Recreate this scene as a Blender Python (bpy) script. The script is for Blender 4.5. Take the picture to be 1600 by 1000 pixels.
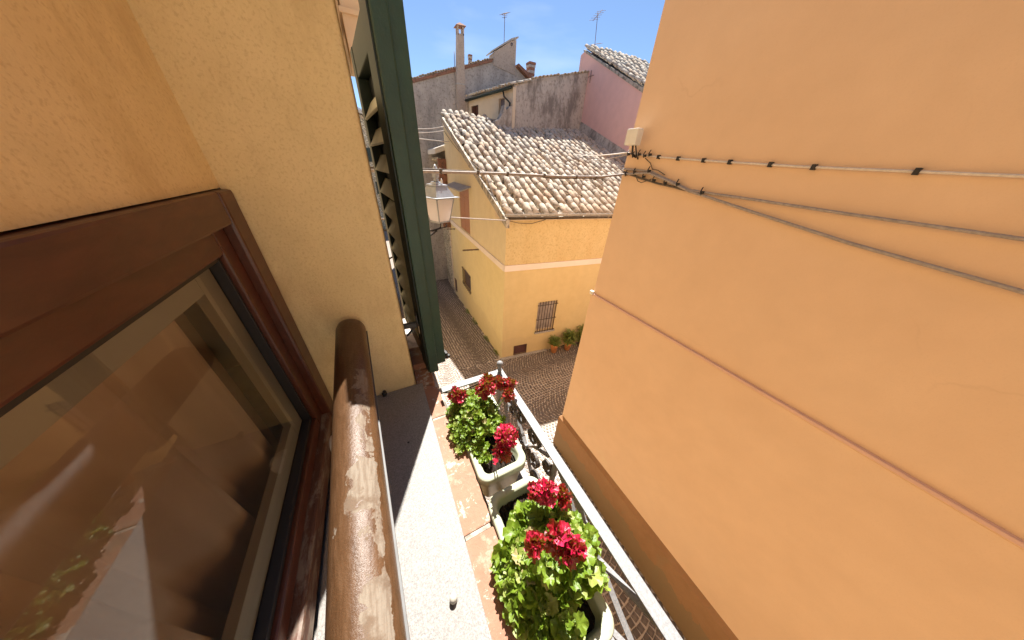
import bpy, bmesh, math, random
from mathutils import Vector, Matrix
random.seed(11)
R = math.radians
# ------------------------------------------------------------------ camera, sky, sun, exposure
scn = bpy.context.scene
for o in list(bpy.data.objects): bpy.data.objects.remove(o)
C = scn.collection
cd = bpy.data.cameras.new('camera'); cam = bpy.data.objects.new('camera', cd); C.objects.link(cam)
cd.sensor_width = 36; cd.lens = 387.0/1600*36; cd.clip_start = 0.01; cd.clip_end = 2000
cam.matrix_world = Matrix(((0.88982, 0.19976, -0.41026, 0), (-0.45356, 0.48567, -0.74727, 0), (0.04998, 0.85101, 0.52276, 0), (0, 0, 0, 1)))
scn.camera = cam
SUN = Vector((.27, .54, 1.0)).normalized()
world = bpy.data.worlds.new('World'); scn.world = world; world.use_nodes = True
wt = world.node_tree; wn = wt.nodes; wl = wt.links
for n in list(wn): wn.remove(n)
sky = wn.new('ShaderNodeTexSky'); sky.sky_type = 'NISHITA'; sky.sun_disc = False
sky.sun_elevation = math.asin(SUN.z); sky.sun_rotation = math.atan2(SUN.x, SUN.y)
sky.air_density = 0.85; sky.dust_density = 0.15; sky.ozone_density = 4.6
bg = wn.new('ShaderNodeBackground'); bg.inputs['Strength'].default_value = 0.051
wo = wn.new('ShaderNodeOutputWorld')
tcw = wn.new('ShaderNodeTexCoord'); mpw = wn.new('ShaderNodeMapping'); mpw.inputs['Scale'].default_value = (1.2, 1.2, 5)
nzw = wn.new('ShaderNodeTexNoise'); nzw.inputs['Scale'].default_value = 2.2; nzw.inputs['Detail'].default_value = 5
rpw = wn.new('ShaderNodeValToRGB'); rpw.color_ramp.elements[0].position = .52; rpw.color_ramp.elements[1].position = .85
rpw.color_ramp.elements[1].color = (.26, .26, .26, 1)
mxw = wn.new('ShaderNodeMixRGB'); mxw.inputs[2].default_value = (7.5, 8.0, 8.6, 1)
wl.new(tcw.outputs['Generated'], mpw.inputs[0]); wl.new(mpw.outputs[0], nzw.inputs['Vector']); wl.new(nzw.outputs[0], rpw.inputs[0])
wl.new(rpw.outputs[0], mxw.inputs[0]); wl.new(sky.outputs[0], mxw.inputs[1]); wl.new(mxw.outputs[0], bg.inputs['Color'])
wl.new(bg.outputs[0], wo.inputs['Surface'])
sl = bpy.data.lights.new('sun', 'SUN'); sl.energy = 4.5; sl.angle = R(.53); sl.color = (1, .95, .87)
so = bpy.data.objects.new('sun', sl); C.objects.link(so)
so.rotation_euler = (-SUN).to_track_quat('-Z', 'Y').to_euler(); so.location = (3, 5, 12)
scn.view_settings.view_transform = 'Standard'; scn.view_settings.look = 'None'
scn.view_settings.exposure = 1.70; scn.view_settings.gamma = 1; scn.view_settings.use_curve_mapping = False

# ------------------------------------------------------------------ materials
def newmat(name):
    m = bpy.data.materials.new(name); m.use_nodes = True
    nt = m.node_tree; b = nt.nodes['Principled BSDF']
    return m, nt, b
class NT:
    def __init__(s, nt): s.nt = nt; s.tc = nt.nodes.new('ShaderNodeTexCoord')
    def n(s, t, **k):
        x = s.nt.nodes.new(t)
        for a, v in k.items():
            if a.startswith('i_'): x.inputs[a[2:].replace('_', ' ')].default_value = v
            elif a.startswith('n'): x.inputs[int(a[1:])].default_value = v
            else: setattr(x, a, v)
        return x
    def l(s, a, b): s.nt.links.new(a, b)
    def co(s, scale=(1, 1, 1), rot=(0, 0, 0), out='Object'):
        m = s.n('ShaderNodeMapping'); m.inputs['Scale'].default_value = scale; m.inputs['Rotation'].default_value = rot
        s.l(s.tc.outputs[out], m.inputs[0]); return m.outputs[0]
    def noise(s, scale, detail=4, rough=.55, co=None, dist=0):
        x = s.n('ShaderNodeTexNoise'); x.inputs['Scale'].default_value = scale; x.inputs['Detail'].default_value = detail
        x.inputs['Roughness'].default_value = rough; x.inputs['Distortion'].default_value = dist
        s.l(co if co is not None else s.tc.outputs['Object'], x.inputs['Vector']); return x.outputs[0]
    def ramp(s, f, a, b, ca=(0, 0, 0, 1), cb=(1, 1, 1, 1)):
        x = s.n('ShaderNodeValToRGB'); e = x.color_ramp.elements; e[0].position = a; e[1].position = b; e[0].color = ca; e[1].color = cb
        s.l(f, x.inputs[0]); return x.outputs[0]
    def mix(s, f, a, b, mode='MIX'):
        x = s.n('ShaderNodeMixRGB', blend_type=mode)
        for i, v in enumerate((f, a, b)):
            if isinstance(v, (int, float)): x.inputs[i].default_value = v
            elif isinstance(v, tuple): x.inputs[i].default_value = (*v[:3], 1)
            else: s.l(v, x.inputs[i])
        return x.outputs[0]
    def math(s, op, a, b=0.0, c=None):
        x = s.n('ShaderNodeMath', operation=op)
        for i, v in enumerate((a, b) if c is None else (a, b, c)):
            if isinstance(v, (int, float)): x.inputs[i].default_value = v
            else: s.l(v, x.inputs[i])
        return x.outputs[0]
    def bump(s, h, strength=.3, dist=.01, normal=None):
        x = s.n('ShaderNodeBump'); x.inputs['Strength'].default_value = strength; x.inputs['Distance'].default_value = dist
        s.l(h, x.inputs['Height'])
        if normal is not None: s.l(normal, x.inputs['Normal'])
        return x.outputs[0]
    def sep(s, v):
        x = s.n('ShaderNodeSeparateXYZ'); s.l(v, x.inputs[0]); return x.outputs
def plain(name, col, rough=.6, metal=0, var=.0, scale=20, bump=0, bscale=60, spec=.5):
    m, nt, b = newmat(name); t = NT(nt)
    b.inputs['Roughness'].default_value = rough; b.inputs['Metallic'].default_value = metal
    b.inputs['Specular IOR Level'].default_value = spec
    dark = tuple(c*(1-var) for c in col); lite = tuple(min(1, c*(1+var)) for c in col)
    nz = t.noise(scale, 5, .6)
    t.l(t.mix(t.ramp(nz, .3, .7), dark, lite), b.inputs['Base Color'])
    if bump: t.l(t.bump(t.noise(bscale, 4), bump, .004), b.inputs['Normal'])
    return m
def plaster(name, col, col2, speck=None, spk=.0, bump=.35, bs=90, big=.7, stain=None, stainpos=(.55, .8), rough=.92, streak=False, fade=.6):
    m, nt, b = newmat(name); t = NT(nt)
    b.inputs['Roughness'].default_value = rough; b.inputs['Specular IOR Level'].default_value = .2
    co = t.co((1, 1, .35)) if streak else None
    c = t.mix(t.ramp(t.noise(big, 5, .6, co), .35, .68), col, col2)
    c = t.mix(fade*.35, c, t.mix(t.ramp(t.noise(big*7, 4, .6, co), .3, .7), tuple(x*.82 for x in col), tuple(min(1, x*1.12) for x in col2)))
    if stain is not None:
        c = t.mix(t.ramp(t.noise(big*1.7, 8, .72, t.co((1.3, 1.3, .6))), *stainpos), c, stain)
    if speck is not None:
        c = t.mix(t.math('MULTIPLY', t.ramp(t.noise(bs*.75, 3, .6), .52, .66), spk), c, speck)
    t.l(c, b.inputs['Base Color'])
    h = t.math('ADD', t.noise(bs, 4, .7), t.math('MULTIPLY', t.noise(6, 4, .5), 1.2))
    t.l(t.bump(h, bump, .006), b.inputs['Normal'])
    return m
M = {}
M['orange'] = plaster('orange_plaster', (.72, .495, .32), (.76, .54, .36), speck=(.67, .45, .29), spk=.25, bump=.10, bs=130, big=.45, fade=.5)
M['orange_trim'] = plaster('orange_trim', (.66, .42, .33), (.70, .47, .37), bump=.2, bs=60)
M['plinth'] = plaster('brown_plinth', (.29, .155, .075), (.36, .20, .10), speck=(.26, .17, .09), spk=.5, bump=.4, bs=50, big=1.1, stain=(.27, .20, .11), stainpos=(.55, .75))
M['yellow_low'] = plaster('yellow_plaster_lower', (.635, .49, .255), (.685, .545, .295), speck=(.63, .49, .25), spk=.35, bump=.2, bs=60, big=.6, stain=(.66, .50, .30), stainpos=(.62, .9))
M['yellow_up'] = plaster('yellow_plaster_upper', (.63, .485, .245), (.69, .545, .30), speck=(.50, .36, .17), spk=.8, bump=.5, bs=28, big=.9, stain=(.62, .44, .22), stainpos=(.5, .8))
M['yellow_side'] = plaster('yellow_plaster_side', (.70, .59, .38), (.75, .64, .43), speck=(.64, .50, .3), spk=.5, bump=.2, bs=50, big=.6, stain=(.60, .47, .30), stainpos=(.55, .85))
M['yellow_side_low'] = plaster('yellow_plaster_side_lower', (.71, .59, .32), (.76, .64, .37), speck=(.64, .48, .26), spk=.4, bump=.2, bs=50, big=.5, stain=(.64, .50, .30), stainpos=(.6, .85))
M['reveal'] = plaster('tan_plaster_reveal', (.76, .62, .34), (.81, .67, .39), speck=(.60, .46, .24), spk=.5, bump=.3, bs=230, big=2.6, stain=(.55, .40, .20), stainpos=(.5, .8))
M['facade'] = plaster('facade_plaster', (.70, .54, .31), (.76, .60, .36), speck=(.56, .42, .24), spk=.4, bump=.3, bs=90, big=.8)
M['cream'] = plaster('cream_plaster', (.74, .62, .46), (.66, .52, .36), bump=.25, bs=40, big=1.2)
M['band'] = plaster('pink_band', (.84, .75, .68), (.80, .69, .61), bump=.2, bs=50, big=1.5)
M['grey1'] = plaster('weathered_grey_render', (.58, .52, .465), (.43, .38, .345), speck=(.16, .14, .12), spk=.6, bump=.8, bs=14, big=.45, stain=(.20, .18, .165), stainpos=(.42, .72), streak=True, fade=1)
M['grey2'] = plaster('blotched_grey_render', (.50, .44, .38), (.56, .50, .43), speck=(.24, .20, .17), spk=.6, bump=.9, bs=12, big=.55, stain=(.25, .215, .185), stainpos=(.48, .60), fade=1)
M['stone'] = plaster('rubble_stone', (.50, .40, .26), (.36, .28, .18), speck=(.18, .15, .10), spk=.9, bump=1.0, bs=9, big=1.6, stain=(.20, .17, .12), stainpos=(.5, .7), fade=1)
M['pink'] = plaster('pink_plaster', (.80, .49, .43), (.83, .52, .46), bump=.15, bs=50, big=.5, stain=(.44, .28, .24), stainpos=(.62, .9))
M['conc'] = plaster('grey_concrete', (.36, .34, .32), (.46, .43, .40), speck=(.2, .19, .17), spk=.7, bump=.5, bs=30, big=2)
M['chimney'] = plaster('chimney_render', (.40, .32, .26), (.46, .38, .32), speck=(.24, .2, .17), spk=.6, bump=.5, bs=24, big=2)
M['verge'] = plaster('verge_stone', (.42, .37, .30), (.6, .54, .45), speck=(.14, .12, .1), spk=.9, bump=.8, bs=16, big=3, stain=(.2, .18, .15), stainpos=(.5, .6))
M['sunwhite'] = plaster('sunlit_white_stucco', (.7, .66, .58), (.62, .57, .5), bump=.3, bs=30)  # stucco roof edge with the sun's white put into its colour
M['room'] = plain('room_wall', (.55, .45, .34), .9, var=.08, scale=2)
M['roomfloor'] = plain('room_floor', (.22, .13, .08), .5, var=.3, scale=6)
M['green'] = plain('green_shutter_paint', (.022, .064, .044), .42, var=.22, scale=9, bump=.25, bscale=120)
M['green_dark'] = plain('dark_green_paint_and_shade', (.010, .022, .016), .5, var=.2, scale=9)  # own green of gutter and far shutters; painted shade on near shutter
M['slat'] = plain('pale_slat_paint', (.78, .72, .56), .55, var=.15, scale=8)  # one pale tone for the slats of the first leaf
M['iron_dark'] = plain('dark_iron', (.03, .027, .026), .55, .3, var=.3)
M['iron_dark2'] = plain('brown_grille_iron', (.07, .05, .045), .7, var=.3, scale=20)
M['scroll_iron'] = plain('shaded_scroll_tone', (.075, .065, .058), .6, var=.5, scale=60)  # dark tone paints the shaded sides of the white scrollwork
M['iron_rust'] = plain('rusty_iron', (.13, .075, .055), .8, .1, var=.4, scale=30)
M['steel'] = plain('galvanised_steel', (.13, .13, .13), .55, .4, var=.15, scale=30)
M['lampmetal'] = plain('grey_lamp_metal', (.33, .35, .38), .4, .35, var=.15, scale=12)
M['cable'] = plain('cable_grey', (.33, .28, .25), .7, var=.25, scale=40)
M['cable_dark'] = plain('cable_dark', (.11, .085, .065), .7, var=.3, scale=30)
M['cable_pale'] = plain('cable_pale', (.62, .55, .48), .6, var=.15, scale=30)
M['boxwhite'] = plain('white_plastic_box', (.72, .69, .62), .5, var=.06, scale=12)
M['terracotta_pot'] = plain('terracotta_pot', (.68, .27, .10), .8, var=.2, scale=14, bump=.3)
M['soil'] = plain('dark_soil', (.028, .020, .016), .95, var=.7, scale=70, bump=1, bscale=90, spec=.15)
M['dark'] = plain('dark_interior', (.13, .105, .105), .6, var=.3)
M['pane_pale'] = plain('pale_window_pane', (.36, .31, .29), .35, var=.35, scale=3)  # pale pane, tone varied by noise
M['vent'] = plain('maroon_vent', (.085, .035, .035), .6, var=.2)
M['curtain'] = plain('linen_curtain', (.72, .6, .5), .9, var=.06, scale=8)
M['spacer'] = plain('pale_grey_border', (.46, .48, .47), .45, var=.05, scale=6)
M['rubber'] = plain('black_gasket_and_gap_shade', (.012, .012, .014), .5)
M['knob'] = plain('stone_knob', (.45, .42, .36), .5, var=.2, scale=90)
M['ceramic'] = plain('white_cap', (.75, .72, .66), .35, var=.05)
M['beige_block'] = plain('beige_stopper', (.55, .45, .33), .6, var=.1)

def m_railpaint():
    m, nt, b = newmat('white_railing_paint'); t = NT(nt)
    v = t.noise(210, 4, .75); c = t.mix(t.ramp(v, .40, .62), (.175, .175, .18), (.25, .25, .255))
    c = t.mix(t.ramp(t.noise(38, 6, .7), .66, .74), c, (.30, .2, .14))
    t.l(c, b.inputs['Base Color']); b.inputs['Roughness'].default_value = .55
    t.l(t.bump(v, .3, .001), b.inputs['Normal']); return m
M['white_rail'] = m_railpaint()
def m_rubble():
    m, nt, b = newmat('rubble_masonry'); t = NT(nt)
    co = t.co((1, 1, 1.6))
    v = t.n('ShaderNodeTexVoronoi'); v.inputs['Scale'].default_value = 4.2; t.l(co, v.inputs['Vector'])
    e = t.n('ShaderNodeTexVoronoi', feature='DISTANCE_TO_EDGE'); e.inputs['Scale'].default_value = 4.2; t.l(co, e.inputs['Vector'])
    c = t.mix(v.outputs['Color'], (.74, .60, .38), (.56, .44, .27)); c = t.mix(t.ramp(t.noise(9, 6, .7), .4, .7), c, (.72, .65, .52))
    c = t.mix(t.ramp(e.outputs[0], .02, .10, (1, 1, 1, 1), (0, 0, 0, 1)), c, (.22, .18, .13))
    c = t.mix(t.math('MULTIPLY', t.ramp(t.noise(1.1, 6, .7), .50, .62), .6), c, (.24, .20, .12))
    t.l(c, b.inputs['Base Color']); b.inputs['Roughness'].default_value = .95
    t.l(t.bump(t.math('ADD', t.ramp(e.outputs[0], 0, .15), t.noise(14, 5)), 1.0, .04), b.inputs['Normal']); return m
M['stone'] = m_rubble()
def m_granite():
    m, nt, b = newmat('speckled_granite'); t = NT(nt)
    v = t.noise(330, 3, .7); w = t.noise(420, 2, .6)
    c = t.mix(t.ramp(v, .38, .62), (.165, .155, .147), (.275, .265, .25))
    c = t.mix(t.ramp(w, .60, .70), c, (.12, .11, .105)); c = t.mix(t.math('MULTIPLY', t.ramp(t.noise(5, 5), .45, .8), .35), c, (.20, .175, .15))
    t.l(c, b.inputs['Base Color']); b.inputs['Roughness'].default_value = .6
    t.l(t.bump(v, .12, .002), b.inputs['Normal']); return m
M['granite'] = m_granite()
def m_tile():
    m, nt, b = newmat('terracotta_ledge'); t = NT(nt)
    c = t.mix(t.ramp(t.noise(9, 6, .65), .35, .65), (.27, .125, .078), (.33, .175, .115))
    c = t.mix(t.ramp(t.noise(14, 9, .75), .54, .64), c, (.36, .27, .20))
    c = t.mix(t.ramp(t.noise(42, 9, .8, dist=.5), .58, .62), c, (.40, .34, .28))
    c = t.mix(t.ramp(t.noise(24, 8, .75, dist=.4), .60, .63), c, (.46, .43, .38))
    c = t.mix(t.math('MULTIPLY', t.ramp(t.noise(6, 8, .7, t.co((1.4, .7, 1), (0, 0, .4))),   .52, .60), .8), c, (.165, .145, .10))
    t.l(c, b.inputs['Base Color']); b.inputs['Roughness'].default_value = .8
    t.l(t.bump(t.noise(70, 7, .7), .55, .004), b.inputs['Normal']); return m
M['ledge'] = m_tile()
def m_handrail():
    m, nt, b = newmat('peeling_varnished_wood'); t = NT(nt)
    grain = t.noise(30, 7, .7, t.co((4, .8, 4)), .5); fine = t.noise(260, 3, .6, t.co((1, .12, 1)))
    varn = t.mix(t.ramp(grain, .3, .7), (.060, .028, .012), (.096, .049, .023))
    varn = t.mix(t.math('MULTIPLY', t.ramp(fine, .45, .7), .5), varn, (.125, .068, .036))
    dark = t.mix(t.ramp(grain, .3, .7), (.065, .026, .012), (.11, .045, .02))
    bare = t.mix(t.ramp(t.noise(22, 7, .7), .44, .54), (.125, .086, .058), (.20, .165, .128))
    bare = t.mix(t.math('MULTIPLY', t.ramp(fine, .42, .62), .6), bare, (.12, .082, .055))
    s = t.sep(t.tc.outputs['Object'])   # x across, y along, z up
    # the peeled strip runs along the sun side and widens towards the near end
    xr = t.math('ADD', t.math('ADD', s[0], .0067), t.math('MULTIPLY', s[1], .0447))
    x0 = t.math('ADD', t.math('MULTIPLY', s[1], .045), .008)
    T = t.math('SUBTRACT', .545, t.math('MULTIPLY', t.math('SUBTRACT', xr, x0), 5.0))
    T = t.math('ADD', T, t.math('MULTIPLY', t.math('SUBTRACT', t.noise(7, 2), .5), .55))
    T = t.math('ADD', T, t.math('MULTIPLY', t.math('MAXIMUM', t.math('SUBTRACT', xr, .0275), 0), 55))
    T = t.math('ADD', T, t.math('MULTIPLY', t.math('MAXIMUM', t.math('SUBTRACT', s[1], .16), 0), 2.2))
    n1 = t.math('ADD', t.math('MULTIPLY', t.noise(24, 8, .62, t.co((1, .8, 1)), .7), .72), t.math('MULTIPLY', t.noise(75, 6, .7, t.co((1, .7, 1)), .4), .28))
    mask = t.ramp(t.math('ADD', t.math('SUBTRACT', n1, T), .5), .497, .512)
    ax = t.ramp(t.math('ADD', t.math('MULTIPLY', s[1], 2.2), t.math('MULTIPLY', t.noise(5, 3), .25)), .0, .3)
    c = t.mix(t.math('MULTIPLY', ax, 0.0), varn, dark)
    c = t.mix(mask, c, bare)
    t.l(c, b.inputs['Base Color'])
    t.l(t.ramp(mask, 0, 1, (.34, .34, .34, 1), (.9, .9, .9, 1)), b.inputs['Roughness'])
    nb = t.bump(mask, -.45, .0012); t.l(t.bump(t.noise(170, 6, .75), .5, .0016, nb), b.inputs['Normal'])
    b.inputs['Specular IOR Level'].default_value = .35; b.inputs['Coat Weight'].default_value = .0; b.inputs['Coat Roughness'].default_value = .25
    return m
M['handrail'] = m_handrail()
def m_frame(name, c1, c2, worn=0):
    m, nt, b = newmat(name); t = NT(nt)
    g = t.noise(30, 5, .6, t.co((5, .6, 2)), .3)
    c = t.mix(t.ramp(g, .3, .7), c1, c2)
    if worn:
        s = t.noise(40, 8, .75, t.co((1, .35, 1)), .3)
        c = t.mix(t.ramp(s, .48, .60), c, (.20, .155, .12))
    t.l(c, b.inputs['Base Color']); b.inputs['Roughness'].default_value = .32 if not worn else .6
    t.l(t.bump(g, .2, .002), b.inputs['Normal']); return m
M['frame'] = m_frame('brown_frame_varnish', (.060, .018, .010), (.10, .032, .017))
M['frame_worn'] = m_frame('worn_frame_wood', (.07, .028, .017), (.11, .048, .028), 1)
M['shutterwood'] = m_frame('orange_brown_wood', (.36, .15, .06), (.48, .22, .10))
def m_cobble(name, c1, c2):
    m, nt, b = newmat(name); t = NT(nt)
    g = t.n('ShaderNodeNewGeometry'); oi = t.n('ShaderNodeObjectInfo')
    r = t.math('FRACT', t.math('ADD', g.outputs['Random Per Island'], oi.outputs['Random']))
    c = t.mix(r, c1, c2); c = t.mix(t.ramp(t.noise(40, 4), .4, .7), c, tuple(x*.75 for x in c1))
    c = t.mix(t.math('MULTIPLY', t.ramp(t.noise(.7, 4), .4, .7), .4), c, (.16, .13, .105))
    t.l(c, b.inputs['Base Color']); b.inputs['Roughness'].default_value = .62
    t.l(t.bump(t.noise(90, 4), .5, .004), b.inputs['Normal']); return m
M['cobble'] = m_cobble('porphyry_cobble', (.14, .115, .10), (.26, .215, .185))
def m_ground():
    m, nt, b = newmat('cobbled_ground'); t = NT(nt)
    v = t.n('ShaderNodeTexVoronoi'); v.inputs['Scale'].default_value = 10.5; t.l(t.tc.outputs['Object'], v.inputs['Vector'])
    v2 = t.n('ShaderNodeTexVoronoi', feature='DISTANCE_TO_EDGE'); v2.inputs['Scale'].default_value = 10.5; t.l(t.tc.outputs['Object'], v2.inputs['Vector'])
    c = t.mix(v.outputs['Color'], (.17, .14, .118), (.27, .22, .19)); c = t.mix(t.ramp(v2.outputs[0], .04, .14, (1, 1, 1, 1), (0, 0, 0, 1)), c, (.26, .205, .16))
    s = t.sep(t.tc.outputs['Object'])
    near = t.ramp(t.math('SUBTRACT', 17.0, s[1]), .1, .5)
    c = t.mix(near, c, t.mix(t.ramp(t.noise(30, 5), .35, .65), (.52, .45, .38), (.62, .55, .47)))
    t.l(c, b.inputs['Base Color']); b.inputs['Roughness'].default_value = .85
    t.l(t.bump(t.noise(60, 4), .4, .004), b.inputs['Normal']); return m
M['ground'] = m_ground()
def m_tiles():
    m, nt, b = newmat('weathered_roof_tile'); t = NT(nt)
    g = t.n('ShaderNodeNewGeometry'); oi = t.n('ShaderNodeObjectInfo')
    r = t.math('FRACT', t.math('ADD', g.outputs['Random Per Island'], oi.outputs['Random']))
    rr = t.n('ShaderNodeValToRGB'); cr = rr.color_ramp
    cr.elements[0].position = 0; cr.elements[0].color = (.50, .44, .36, 1); cr.elements[1].position = 1; cr.elements[1].color = (.46, .37, .28, 1)
    for p, c in ((.2, (.60, .54, .45, 1)), (.45, (.58, .51, .42, 1)), (.70, (.52, .42, .32, 1)), (.90, (.52, .39, .28, 1)), (.95, (.62, .57, .48, 1))):
        e = cr.elements.new(p); e.color = c
    t.l(r, rr.inputs[0]); c = rr.outputs[0]
    loc = t.n('ShaderNodeVectorMath', operation='ADD'); t.l(t.tc.outputs['Object'], loc.inputs[0])
    t.l(oi.outputs['Location'], loc.inputs[1]); P = loc.outputs[0]
    c = t.mix(t.math('MULTIPLY', t.ramp(t.noise(7, 8, .75, P), .50, .60), .8), c, (.15, .125, .095))
    c = t.mix(t.ramp(t.noise(13, 7, .7, P), .57, .66), c, (.66, .62, .54))
    c = t.mix(t.math('MULTIPLY', t.ramp(t.noise(22, 4, .6, P), .64, .68), .8), c, (.47, .30, .10))
    t.l(c, b.inputs['Base Color']); b.inputs['Roughness'].default_value = .9; b.inputs['Specular IOR Level'].default_value = .2
    t.l(t.bump(t.noise(30, 6, .7, P), .6, .01), b.inputs['Normal']); return m
M['tile'] = m_tiles()
M['tile_dark'] = plain('under_tile', (.15, .12, .095), .95, var=.4, scale=12, bump=.6)
M['brick_edge'] = plaster('red_brick_edge', (.30, .14, .09), (.22, .12, .085), speck=(.10, .07, .05), spk=.8, bump=.8, bs=16, big=3)
def m_planter():
    m, nt, b = newmat('pale_green_plastic'); t = NT(nt)
    c = t.mix(t.ramp(t.noise(12, 5), .35, .7), (.38, .40, .29), (.43, .455, .35))
    c = t.mix(t.math('MULTIPLY', t.ramp(t.noise(30, 7, .7), .58, .72), .55), c, (.24, .22, .13))
    t.l(c, b.inputs['Base Color']); b.inputs['Roughness'].default_value = .42
    b.inputs['Subsurface Weight'].default_value = .0
    t.l(t.bump(t.noise(60, 4), .08, .002), b.inputs['Normal']); return m
M['planter'] = m_planter()
def m_leaf(name, c1, c2, c3, tr=.35):
    m, nt, b = newmat(name); t = NT(nt)
    oi = t.n('ShaderNodeObjectInfo'); g = t.n('ShaderNodeNewGeometry')
    r = t.math('FRACT', t.math('ADD', oi.outputs['Random'], g.outputs['Random Per Island']))
    c = t.mix(r, c1, c2); c = t.mix(t.ramp(r, .80, .88), c, c3)
    s = t.sep(t.tc.outputs['Object'])
    c = t.mix(t.math('MULTIPLY', t.ramp(t.noise(160, 4, .6), .45, .65), .35), c, tuple(x*1.5 for x in c2))
    t.l(c, b.inputs['Base Color']); b.inputs['Roughness'].default_value = .38
    t.l(t.bump(t.noise(300, 4), .4, .002), b.inputs['Normal'])
    trn = t.n('ShaderNodeBsdfTranslucent'); t.l(t.mix(.5, c, (.42, .55, .04)), trn.inputs[0])
    mx = t.n('ShaderNodeMixShader'); mx.inputs[0].default_value = tr
    t.l(b.outputs[0], mx.inputs[1]); t.l(trn.outputs[0], mx.inputs[2])
    t.l(mx.outputs[0], nt.nodes['Material Output'].inputs['Surface']); return m
M['leaf'] = m_leaf('geranium_leaf', (.10, .175, .014), (.185, .27, .026), (.30, .34, .09))
M['leaf_dark'] = m_leaf('shrub_leaf', (.14, .20, .05), (.25, .29, .09), (.2, .2, .05), .25)
M['leaf_dry'] = m_leaf('dry_leaf', (.30, .24, .10), (.38, .33, .17), (.42, .36, .2), .2)
M['petal'] = m_leaf('crimson_petal', (.17, .002, .008), (.34, .004, .018), (.42, .012, .05), .2)
M['petal_pink'] = m_leaf('magenta_petal', (.34, .003, .03), (.48, .008, .06), (.52, .02, .08), .2)
M['stem'] = plain('green_stem', (.16, .26, .05), .5, var=.2)
def m_glass(name, tint, transp):
    m, nt, b = newmat(name); t = NT(nt)
    fr = t.n('ShaderNodeFresnel'); fr.inputs['IOR'].default_value = 1.5
    g = t.n('ShaderNodeBsdfGlossy'); g.inputs['Roughness'].default_value = .02
    tr = t.n('ShaderNodeBsdfTransparent'); tr.inputs[0].default_value = (*tint, 1)
    mx = t.n('ShaderNodeMixShader'); t.l(t.math('MULTIPLY', fr.outputs[0], 1.3), mx.inputs[0])
    t.l(tr.outputs[0], mx.inputs[1]); t.l(g.outputs[0], mx.inputs[2])
    t.l(mx.outputs[0], nt.nodes['Material Output'].inputs['Surface']); return m
M['glass'] = m_glass('window_glass', (.8, .8, .8), 1)
def m_milk():
    m, nt, b = newmat('milky_lamp_glass'); t = NT(nt)
    b.inputs['Base Color'].default_value = (.88, .84, .82, 1); b.inputs['Roughness'].default_value = .25
    trn = t.n('ShaderNodeBsdfTranslucent'); trn.inputs[0].default_value = (.95, .90, .87, 1)
    mx = t.n('ShaderNodeMixShader'); mx.inputs[0].default_value = .65
    t.l(b.outputs[0], mx.inputs[1]); t.l(trn.outputs[0], mx.inputs[2]); t.l(mx.outputs[0], nt.nodes['Material Output'].inputs['Surface'])
    return m
M['milk'] = m_milk()

def add_scuffs(m):
    nt = m.node_tree; t = NT(nt); b = nt.nodes['Principled BSDF']; src = b.inputs['Base Color'].links[0].from_socket
    s = t.sep(t.tc.outputs['Object'])
    dz = t.math('ABSOLUTE', t.math('SUBTRACT', s[2], t.math('ADD', t.math('MULTIPLY', s[1], .62), 2.05)))
    near = t.math('MULTIPLY', t.ramp(dz, .0, .16, (1, 1, 1, 1), (0, 0, 0, 1)), t.ramp(t.math('ABSOLUTE', t.math('ADD', s[1], 1.25)), .5, .8, (1, 1, 1, 1), (0, 0, 0, 1)))
    f = t.math('MULTIPLY', near, t.ramp(t.noise(9, 7, .7, t.co((1, .5, 1.5))), .48, .60))
    t.l(t.mix(t.math('MULTIPLY', f, .45), src, (.74, .60, .38)), b.inputs['Base Color'])
    cr = t.n('ShaderNodeTexVoronoi', feature='DISTANCE_TO_EDGE'); cr.inputs['Scale'].default_value = .55
    nz = t.n('ShaderNodeTexNoise'); nz.inputs['Scale'].default_value = 2.2; nz.inputs['Detail'].default_value = 6; t.l(t.tc.outputs['Object'], nz.inputs['Vector'])
    mv = t.n('ShaderNodeMixRGB'); mv.inputs[0].default_value = .25; t.l(t.tc.outputs['Object'], mv.inputs[1]); t.l(nz.outputs['Color'], mv.inputs[2]); t.l(mv.outputs[0], cr.inputs['Vector'])
    src2 = b.inputs['Base Color'].links[0].from_socket
    ck = t.math('MULTIPLY', t.ramp(cr.outputs[0], .0, .004, (1, 1, 1, 1), (0, 0, 0, 1)), t.ramp(t.noise(.8, 2), .56, .62))
    t.l(t.mix(t.math('MULTIPLY', ck, .12), src2, (.42, .25, .14)), b.inputs['Base Color'])
add_scuffs(M['orange'])
def add_damp(m, z0, h, col, f):
    nt = m.node_tree; t = NT(nt); b = nt.nodes['Principled BSDF']; src = b.inputs['Base Color'].links[0].from_socket
    s = t.sep(t.tc.outputs['Object']); k = t.math('ADD', t.math('SUBTRACT', s[2], z0), t.math('MULTIPLY', t.noise(1.7, 7, .7), -h*1.6))
    t.l(t.mix(t.math('MULTIPLY', t.ramp(k, -.45*h, .0, (1, 1, 1, 1), (0, 0, 0, 1)), f), src, col), b.inputs['Base Color'])
add_damp(M['yellow_low'], .35, .5, (.55, .43, .26), .32); add_damp(M['yellow_side_low'], .15, .7, (.58, .47, .29), .32); add_damp(M['plinth'], .2, .5, (.22, .17, .10), .6)
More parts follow.
